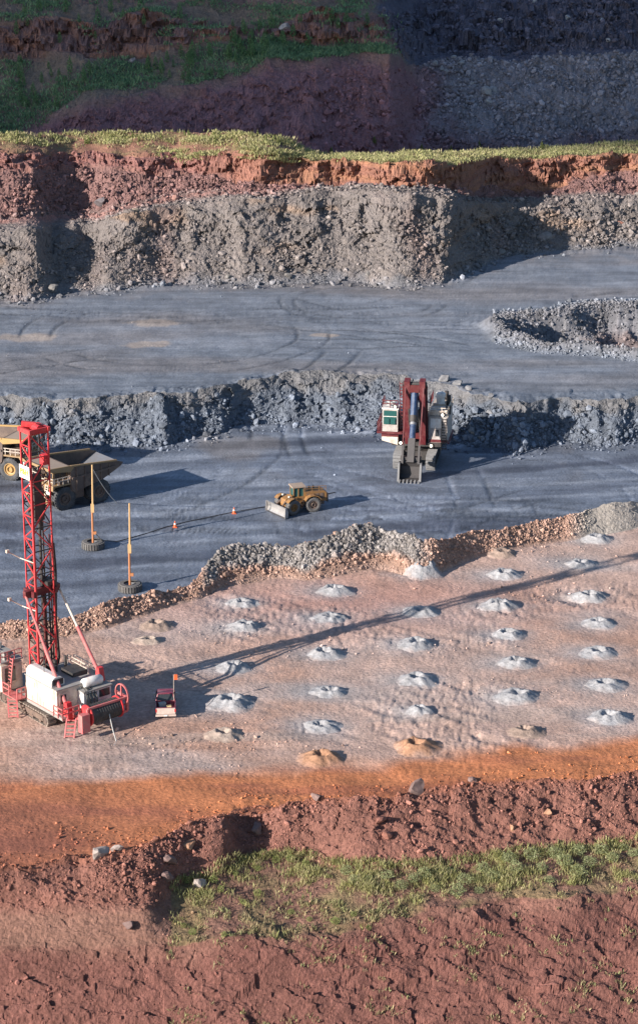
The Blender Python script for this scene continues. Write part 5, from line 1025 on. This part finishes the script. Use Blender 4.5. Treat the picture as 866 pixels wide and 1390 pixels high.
for lo_, hi_, where in COLN:
    lst = sorted([(c, w) for c, w in zip(CONES, CONES_W) if lo_ <= c[0] < hi_], key=lambda q: -q[0][1])
    for i, ((px, py, sc, k), (p, sc_, k_)) in enumerate(lst):
        sc = sc*rng.uniform(.82, 1.12); R = 2.2*sc; H_ = .62*sc*rng.uniform(.75, 1.2); nr, na = 18, 40; s0 = int(px*7+py)
        r = np.linspace(0, 1, nr)[:, None]*np.ones((1, na)); a = np.linspace(0, 2*np.pi, na, endpoint=False)[None, :]*np.ones((nr, 1))
        ca, sa = np.cos(a), np.sin(a); wob = 1+.2*fbm(ca*1.3+s0, sa*1.3, s0, 3); off = .35*np.array([math.cos(s0), math.sin(s0)])
        rim = .34*(1+.25*fbm(ca*2+s0, sa*2+4, s0+3, 2)); rimh = 1+.2*fbm(ca*1.2+s0+9, sa*1.2, s0+5, 3)
        prof = np.where(r > rim, ((1-r)/(1-rim))**1.5*rimh, rimh*(.12+.88*sstep(.15, 1, r/rim)))
        X = p.x+R*r*wob*ca*1.18+off[0]*(1-r); Y = p.y+R*r*wob*sa+off[1]*(1-r)
        Z = height(X.ravel(), Y.ravel()).reshape(X.shape)*r+(1-r)*ground_z(p.x, p.y)+H_*prof-.10*r+.13*fbm(X*1.5, Y*1.5, s0+8, 5)*np.minimum(1, 3*(1-r))
        v = np.stack([X-p.x, Y-p.y, Z], -1).reshape(-1, 3); ii = (np.arange(nr-1)[:, None]*na+np.arange(na)[None, :]); jj = (np.arange(nr-1)[:, None]*na+(np.arange(na)[None, :]+1) % na)
        q = np.stack([ii, ii+na, jj+na, jj], -1).reshape(-1, 4)
        gc = colour(*((X.ravel(), Y.ravel())+tuple(locate(X.ravel(), Y.ravel())[:3])+(Z.ravel(),))); kc = np.array([(.31, .31, .325), (.34, .275, .235), (.28, .21, .175), (.36, .20, .125)][k])
        hc = lerp3(gc, kc*(1+.18*fbm(X*.9, Y*.9, s0+20, 3)).ravel()[:, None], sstep(1.02, .55, r+.2*fbm(X*.8, Y*.8, s0+21, 3)).ravel())
        o = link('cuttings_heap', np_mesh('cuttings_heap', v, None, hc, True, q), 'bench_dirt'); o.location = (p.x, p.y, 0)
        cw = ['pale grey', 'beige', 'brown', 'orange brown'][k]
        tag(o, f'{cw} cuttings heap {where}; {ORD[i]}', 'dirt mound', 'heaps of drill cuttings on the bench')

# ---------------------------------------------------------------- boulders one can pick out
def on_ground(px, py):
    """first point of the ground along the line of sight through (px, py)"""
    d = np.array([(px-433)/FPX, math.cos(PITCH)+math.sin(PITCH)*(650-py)/FPX, -math.sin(PITCH)+math.cos(PITCH)*(650-py)/FPX]); tt = np.arange(150, 760, .4)/d[1]
    zz = locate(d[0]*tt, d[1]*tt)[3]; k = np.argmax(CAMH+d[2]*tt <= zz); x, y = d[0]*tt[k], d[1]*tt[k]
    return Vector((x, y, 0)), ground_z(x, y)
def boulder(px, py, z, w, col, label, cat='boulder', group=None, squash=.7, yabs=None):
    p, q = on_ground(px, py)
    me = bpy.data.meshes.new('boulder'); bm = bmesh.new(); bmesh.ops.create_icosphere(bm, subdivisions=2, radius=.5)
    rr = random.Random(int(px*13+py)); dirs = [Vector((rr.gauss(0, 1), rr.gauss(0, 1), rr.gauss(0, 1))).normalized() for _ in range(11)]; lim = [rr.uniform(.20, .38) for _ in dirs]
    for v in bm.verts:
        for d, l in zip(dirs, lim):
            e = v.co.dot(d)
            if e > l: v.co -= d*(e-l)
        v.co *= rr.uniform(.90, 1.08)
    bm.to_mesh(me); bm.free()
    a = me.color_attributes.new('Col', 'FLOAT_COLOR', 'POINT'); a.data.foreach_set('color', np.tile(np.array([*col, 1.], np.float32), len(me.vertices)))
    o = link('boulder', me, 'rock'); o.scale = (w*1.25, w, w*squash*1.2); o.rotation_euler = (rr.uniform(-.4, .4), rr.uniform(-.4, .4), rr.uniform(0, 6)); o.location = (p.x, p.y, q+w*.18)
    return tag(o, label, cat, group)
RB = (.25, .115, .09); GB = (.20, .205, .22); TB = (.36, .20, .13); PB = (.33, .28, .26); DB = (.19, .13, .12)
boulder(255, 1162, 1, 1.3, TB, 'orange slab boulder tilted at the foot of the near bank'); boulder(232, 1182, 0, 1.5, DB, 'dark reddish boulder at the left end of the weed strip'); boulder(228, 1196, -1, 1.4, DB, 'dark boulder just below its twin at the weed strip end')
boulder(272, 1205, -2, 1.3, PB, 'pale grey boulder among weeds at the left end'); boulder(136, 1166, 1, 1.6, PB, 'pale boulder on the crest of the near left bank'); boulder(160, 1158, 1, 1.2, PB, 'smaller pale boulder on the near left bank crest')
boulder(175, 1265, -3, 1.2, DB, 'dark boulder half buried in the bare red scree'); boulder(516, 1118, 0, 1.2, RB, 'red boulder on the near bank face above the weeds'); boulder(525, 1140, 0, 1.2, RB, 'largest flat red boulder halfway up the near bank')
boulder(742, 1105, 0, 1.0, TB, 'tan boulder on the upper right of the near bank'); boulder(695, 1132, -1, .8, TB, 'small ochre boulder low on the near bank'); boulder(566, 1074, 1, 1.9, DB, 'large dark boulder on top of the near bank crest')
boulder(640, 1060, 1, 1.0, DB, 'dark boulder on the right crest of the near bank'); boulder(350, 1128, 0, 1.3, DB, 'dark boulder beside the shaded notch in the near bank'); boulder(430, 1088, 1, 1.1, DB, 'grey boulder on the middle crest of the near bank')
for n_, (px, py, w) in ranked([(610, 575, 2.2), (640, 590, 2.0), (665, 570, 1.6), (700, 592, 1.8), (595, 590, 1.6), (655, 600, 1.5), (720, 575, 1.3), (790, 590, 1.4), (845, 575, 1.5)]): boulder(px, py, -8, w, GB, n_+' from left, blue grey boulder at the low face foot right of the shovel', 'boulder', 'boulders at the foot of the low rock face')
for n_, (px, py, w) in ranked([(605, 518, 2.0), (622, 525, 1.8), (636, 531, 1.3), (665, 540, 1.2)]): boulder(px, py, -4, w, (.19, .19, .20), n_+' from left, pale grey boulder on the rim behind the mining shovel', 'boulder', 'boulders on the rim behind the shovel')
for n_, (px, py, w) in ranked([(300, 560, 1.3), (370, 545, 1.2), (190, 560, 1.2), (120, 575, 1.2), (470, 560, 1.3)]): boulder(px, py, -8, w, GB, n_+' from left, grey boulder lodged in the low rock face left of the shovel', 'boulder', 'boulders in the low face left of the shovel')
boulder(740, 323, -1, 3.2, (.22, .20, .195), 'largest square grey boulder at the foot of the high face right side'); boulder(727, 300, 2, 2.2, (.27, .19, .15), 'brown boulder high on the back face right of the spur'); boulder(745, 306, 1, 1.8, (.30, .25, .22), 'pale slab beside the brown boulder on the back face')
boulder(840, 310, 1, 2.2, (.26, .12, .09), 'red boulder resting on the grey back face at right'); boulder(138, 280, 8, 3.0, (.16, .14, .15), 'dark block boulder on the left rubble shelf'); boulder(238, 273, 9, 2.0, (.34, .19, .16), 'pink round boulder on the rubble shelf')
boulder(186, 288, 9, 1.6, (.30, .25, .20), 'tan boulder on the shelf left of the pink one'); boulder(72, 396, -3, 2.6, (.19, .18, .175), 'big grey boulder at the foot of the left back face'); boulder(45, 385, -2, 2.0, (.19, .18, .175), 'grey boulder beside the left edge foot of the back face')
for n_, (px, py, w) in ranked([(310, 405, 2), (420, 372, 1.6), (392, 378, 1.8), (500, 375, 1.6), (350, 370, 1.6), (230, 372, 1.5), (680, 345, 1.8), (790, 328, 1.8), (660, 330, 1.6)]): boulder(px, min(py, 380), -3, w, (.19, .18, .175), n_+' from left, grey boulder lying in the scree of the high back face', 'boulder', 'boulders in the scree of the back face')
boulder(387, 47, 25, 3.2, (.42, .38, .37), 'pale square boulder topping the shaded far hill'); boulder(180, 84, 15, 2.6, (.36, .30, .29), 'pale boulder on the far terrace below the outcrops')
for n_, (px, py, w) in ranked([(625, 92, 2.4), (640, 118, 2.2), (600, 100, 2.0), (660, 128, 3.2), (605, 105, 2.4), (662, 140, 2.4), (590, 95, 1.8), (615, 85, 1.8), (670, 125, 2.4)]): boulder(px, py, 10, w, (.34, .33, .34), n_+' from left, pale boulder among the dumped rock on the far slope', 'boulder', 'pale boulders on the far dump slope')
for n_, (px, py, w) in ranked([(680, 35, 1.8), (770, 34, 2.0), (797, 27, 2.2), (815, 33, 1.6), (725, 8, 1.6), (825, 62, 1.4)]): boulder(px, py, 28, w, (.42, .41, .42), n_+' from left, small white rock on the dark upper dump tier', 'boulder', 'white rocks on the upper dump tier')

# ---------------------------------------------------------------- weeds, saplings
def leafball(name, r, h, n, size, pal, seed):
    rr = np.random.default_rng(seed); u = rr.normal(size=(n, 3)); u /= np.linalg.norm(u, axis=1)[:, None]; u *= rr.uniform(.45, 1, (n, 1))**.6
    c = u*np.array([r, r, h/2])*(1+.35*fbm(u[:, :1]*2+seed, u[:, 1:2]*2+u[:, 2:]*2, seed, 2))+np.array([0, 0, h*.52])
    a = rr.normal(size=(n, 3)); a /= np.linalg.norm(a, axis=1)[:, None]; b = np.cross(a, rr.normal(size=(n, 3))); b /= np.linalg.norm(b, axis=1)[:, None]; s = size*rr.uniform(.6, 1.3, (n, 1))
    v = np.stack([c-a*s, c+b*s*.45, c+a*s, c-b*s*.45], 1).reshape(-1, 3); q = np.arange(4*n).reshape(-1, 4); pal = np.array(pal)
    col = np.repeat(pal[rr.integers(0, len(pal), n)]*rr.uniform(.8, 1.2, (n, 1)), 4, 0); me = np_mesh(name, v, None, col, False, q); me.materials.append(MATS['foliage']); return me
BUSH = [leafball('weed_bush', .6, .8, 700, .055, [(.30, .33, .17), (.36, .38, .22), (.25, .28, .13)], s) for s in (1, 2, 3)]+[leafball('weed_bush', .5, .75, 600, .05, [(.22, .27, .09), (.28, .31, .12)], s) for s in (4, 5)]
def plant(name, me, px, py, z, sc, label, cat, group):
    p, q = on_ground(px, py)
    o = bpy.data.objects.new(name, me); COL.objects.link(o); o.location = (p.x, p.y, q-.05); o.rotation_euler = (0, 0, random.uniform(0, 6.28)); o.scale = (sc, sc, sc*random.uniform(.85, 1.15)); return tag(o, label, cat, group)
for i, (n_, (px, py)) in enumerate(ranked([(470, 1190), (480, 1202), (500, 1200), (525, 1198), (545, 1210), (560, 1200), (575, 1195), (590, 1210), (610, 1185), (630, 1200), (655, 1180), (668, 1195), (690, 1178), (700, 1190), (720, 1172), (735, 1186), (752, 1168), (765, 1178), (785, 1164), (800, 1176), (815, 1160), (830, 1172), (845, 1156), (858, 1166), (785, 1190), (745, 1200), (620, 1215), (650, 1212)])):
    plant('weed_bush', BUSH[i % 3], px, py, -2.5, random.uniform(.8, 1.35), 'silvery green weed bush below the near bank, '+n_+' from the left', 'bush', 'silvery bushes in the weed strip')
for i, (n_, (px, py)) in enumerate(ranked([(255, 1200), (290, 1200), (320, 1190), (350, 1182), (375, 1172), (395, 1172), (415, 1178), (430, 1185), (445, 1195), (350, 1215), (300, 1212), (330, 1230), (395, 1240), (420, 1250), (455, 1255), (480, 1245), (500, 1262), (250, 1260), (262, 1275), (305, 1285)])):
    plant('weed_bush', BUSH[3+i % 2], px, py, -2.5, random.uniform(.5, .95), 'small green weed bush left of the silvery ones, '+n_+' from the left', 'bush', 'small green weed bushes at lower left')
def sapling_mesh(seed, h, pal):
    me = leafball('crown', h*.20, h*.95, 240, .20, pal, seed); n = len(me.vertices); co = np.zeros(n*3); me.vertices.foreach_get('co', co); co = co.reshape(-1, 3)
    k = 1.35-1.05*np.clip(co[:, 2]/h, 0, 1); co[:, :2] *= k[:, None]; me.vertices.foreach_set('co', co.ravel()); me.update(); return me
DK = [(.15, .27, .12), (.18, .30, .13), (.13, .24, .11)]; LK = [(.19, .22, .075), (.23, .25, .10)]
TR = [sapling_mesh(s, 3.6, DK) for s in (11, 12, 13)]; TL = [sapling_mesh(s, 2.2, LK) for s in (14, 15)]
mt_ = MB().tube((0, 0, -.1), (.05, 0, 2.6), .07, .02, 6); tm = bpy.data.meshes.new('trunk'); tm.from_pydata(mt_.v, [], mt_.f); tm.materials.append(MATS['brown_steel'])
def sapling(px, py, z, sc, meshes, label, group, i):
    p, q = on_ground(px, py)
    g = empty('sapling', (p.x, p.y, q-.1), random.uniform(0, 6.28)); g.scale = (sc, sc, sc); tag(g, label, 'tree', group)
    t = bpy.data.objects.new('trunk', tm); COL.objects.link(t); t.parent = g
    c = bpy.data.objects.new('crown', meshes[i % len(meshes)]); COL.objects.link(c); c.parent = g
i = 0
for (x0, x1, y0, y1, n, where) in ((310, 372, 50, 92, 26, 'on the shaded hill below the pale square boulder'), (200, 310, 78, 112, 24, 'on the middle terrace of the shaded hill'), (20, 130, 85, 160, 22, 'on the left end of the shaded hillside'), (380, 500, 30, 72, 14, 'on the right part of the shaded hill'), (20, 250, 5, 60, 18, 'among the outcrops high on the shaded hill')):
    for n_, (px,) in ranked([(random.uniform(x0, x1),) for k in range(n)]):
        i += 1; f_ = (px-x0)/(x1-x0); py = random.uniform(y0, y1)-(10*f_ if x0 == 310 else 0)
        sapling(px, py, 15, random.uniform(.6, 1.25), TR, 'dark sapling '+where+', '+n_+' from the left', 'saplings '+where, i)
for n_, (px, py) in ranked([(572, 207), (650, 203), (735, 203), (612, 206), (450, 209), (508, 209)]): i += 1; sapling(px, py, 15, random.uniform(.8, 1.3), TL, n_+' pale sapling from the left on the right-hand sunlit ledge', 'saplings on the right ledge', i)
for n_, (px,) in ranked([(random.uniform(5, 395),) for k in range(22)]): i += 1; sapling(px, random.uniform(184, 197), 18, random.uniform(.5, .95), TL, n_+' low pale sapling from the left on the left-hand sunlit ledge', 'saplings on the left ledge', i)

# ---------------------------------------------------------------- cloud added out of view to shade the far hillside
def shade_clouds():
    vs, fs = [], []; n = 0; rr = np.random.default_rng(5)
    bm = bmesh.new(); bmesh.ops.create_icosphere(bm, subdivisions=3, radius=1.); sv = np.array([v.co[:] for v in bm.verts]); sf = np.array([[l.vert.index for l in f.loops] for f in bm.faces]); bm.free()
    lt = np.array(LIGHT); alt = 620.
    def lump(gx, gy, r, dz=0.):
        nonlocal n
        t = (alt+dz)/lt[2]; c = np.array([gx, gy, 0.])+lt*t
        d = 1+.16*fbm(sv[:, 0]*2+gx*.01, sv[:, 1]*2+sv[:, 2]*1.7+gy*.01, 900, 4)
        vs.append(c+sv*(r*d)[:, None]*np.array([1, 1, .8])); fs.append(sf+n); n += len(sv)
    for gx in np.arange(-460, 560, 38.): lump(gx, 486+rr.uniform(0, 5)+62+.0*gx, 36)
    for gx in np.arange(-560, 660, 70.):
        for gy in (640, 720, 820, 930): lump(gx+rr.uniform(-20, 20), gy+rr.uniform(-15, 15), rr.uniform(50, 62), rr.uniform(0, 30))
    me = np_mesh('shade_cloud', np.concatenate(vs), np.concatenate(fs), None, True)
    m = bpy.data.materials.new('shade_cloud_white'); N_, K_ = nodes(m); b = N_['Principled BSDF']; no = N_.new('ShaderNodeTexNoise'); no.inputs['Scale'].default_value = .01; cr = N_.new('ShaderNodeValToRGB'); cr.color_ramp.elements[0].color = (.8, .8, .82, 1); cr.color_ramp.elements[1].color = (.92, .92, .92, 1)
    K_.new(no.outputs['Fac'], cr.inputs['Fac']); K_.new(cr.outputs['Color'], b.inputs['Base Color']); b.inputs['Roughness'].default_value = 1.
    tag(link('shade_cloud', me, m), kind='structure')
shade_clouds()
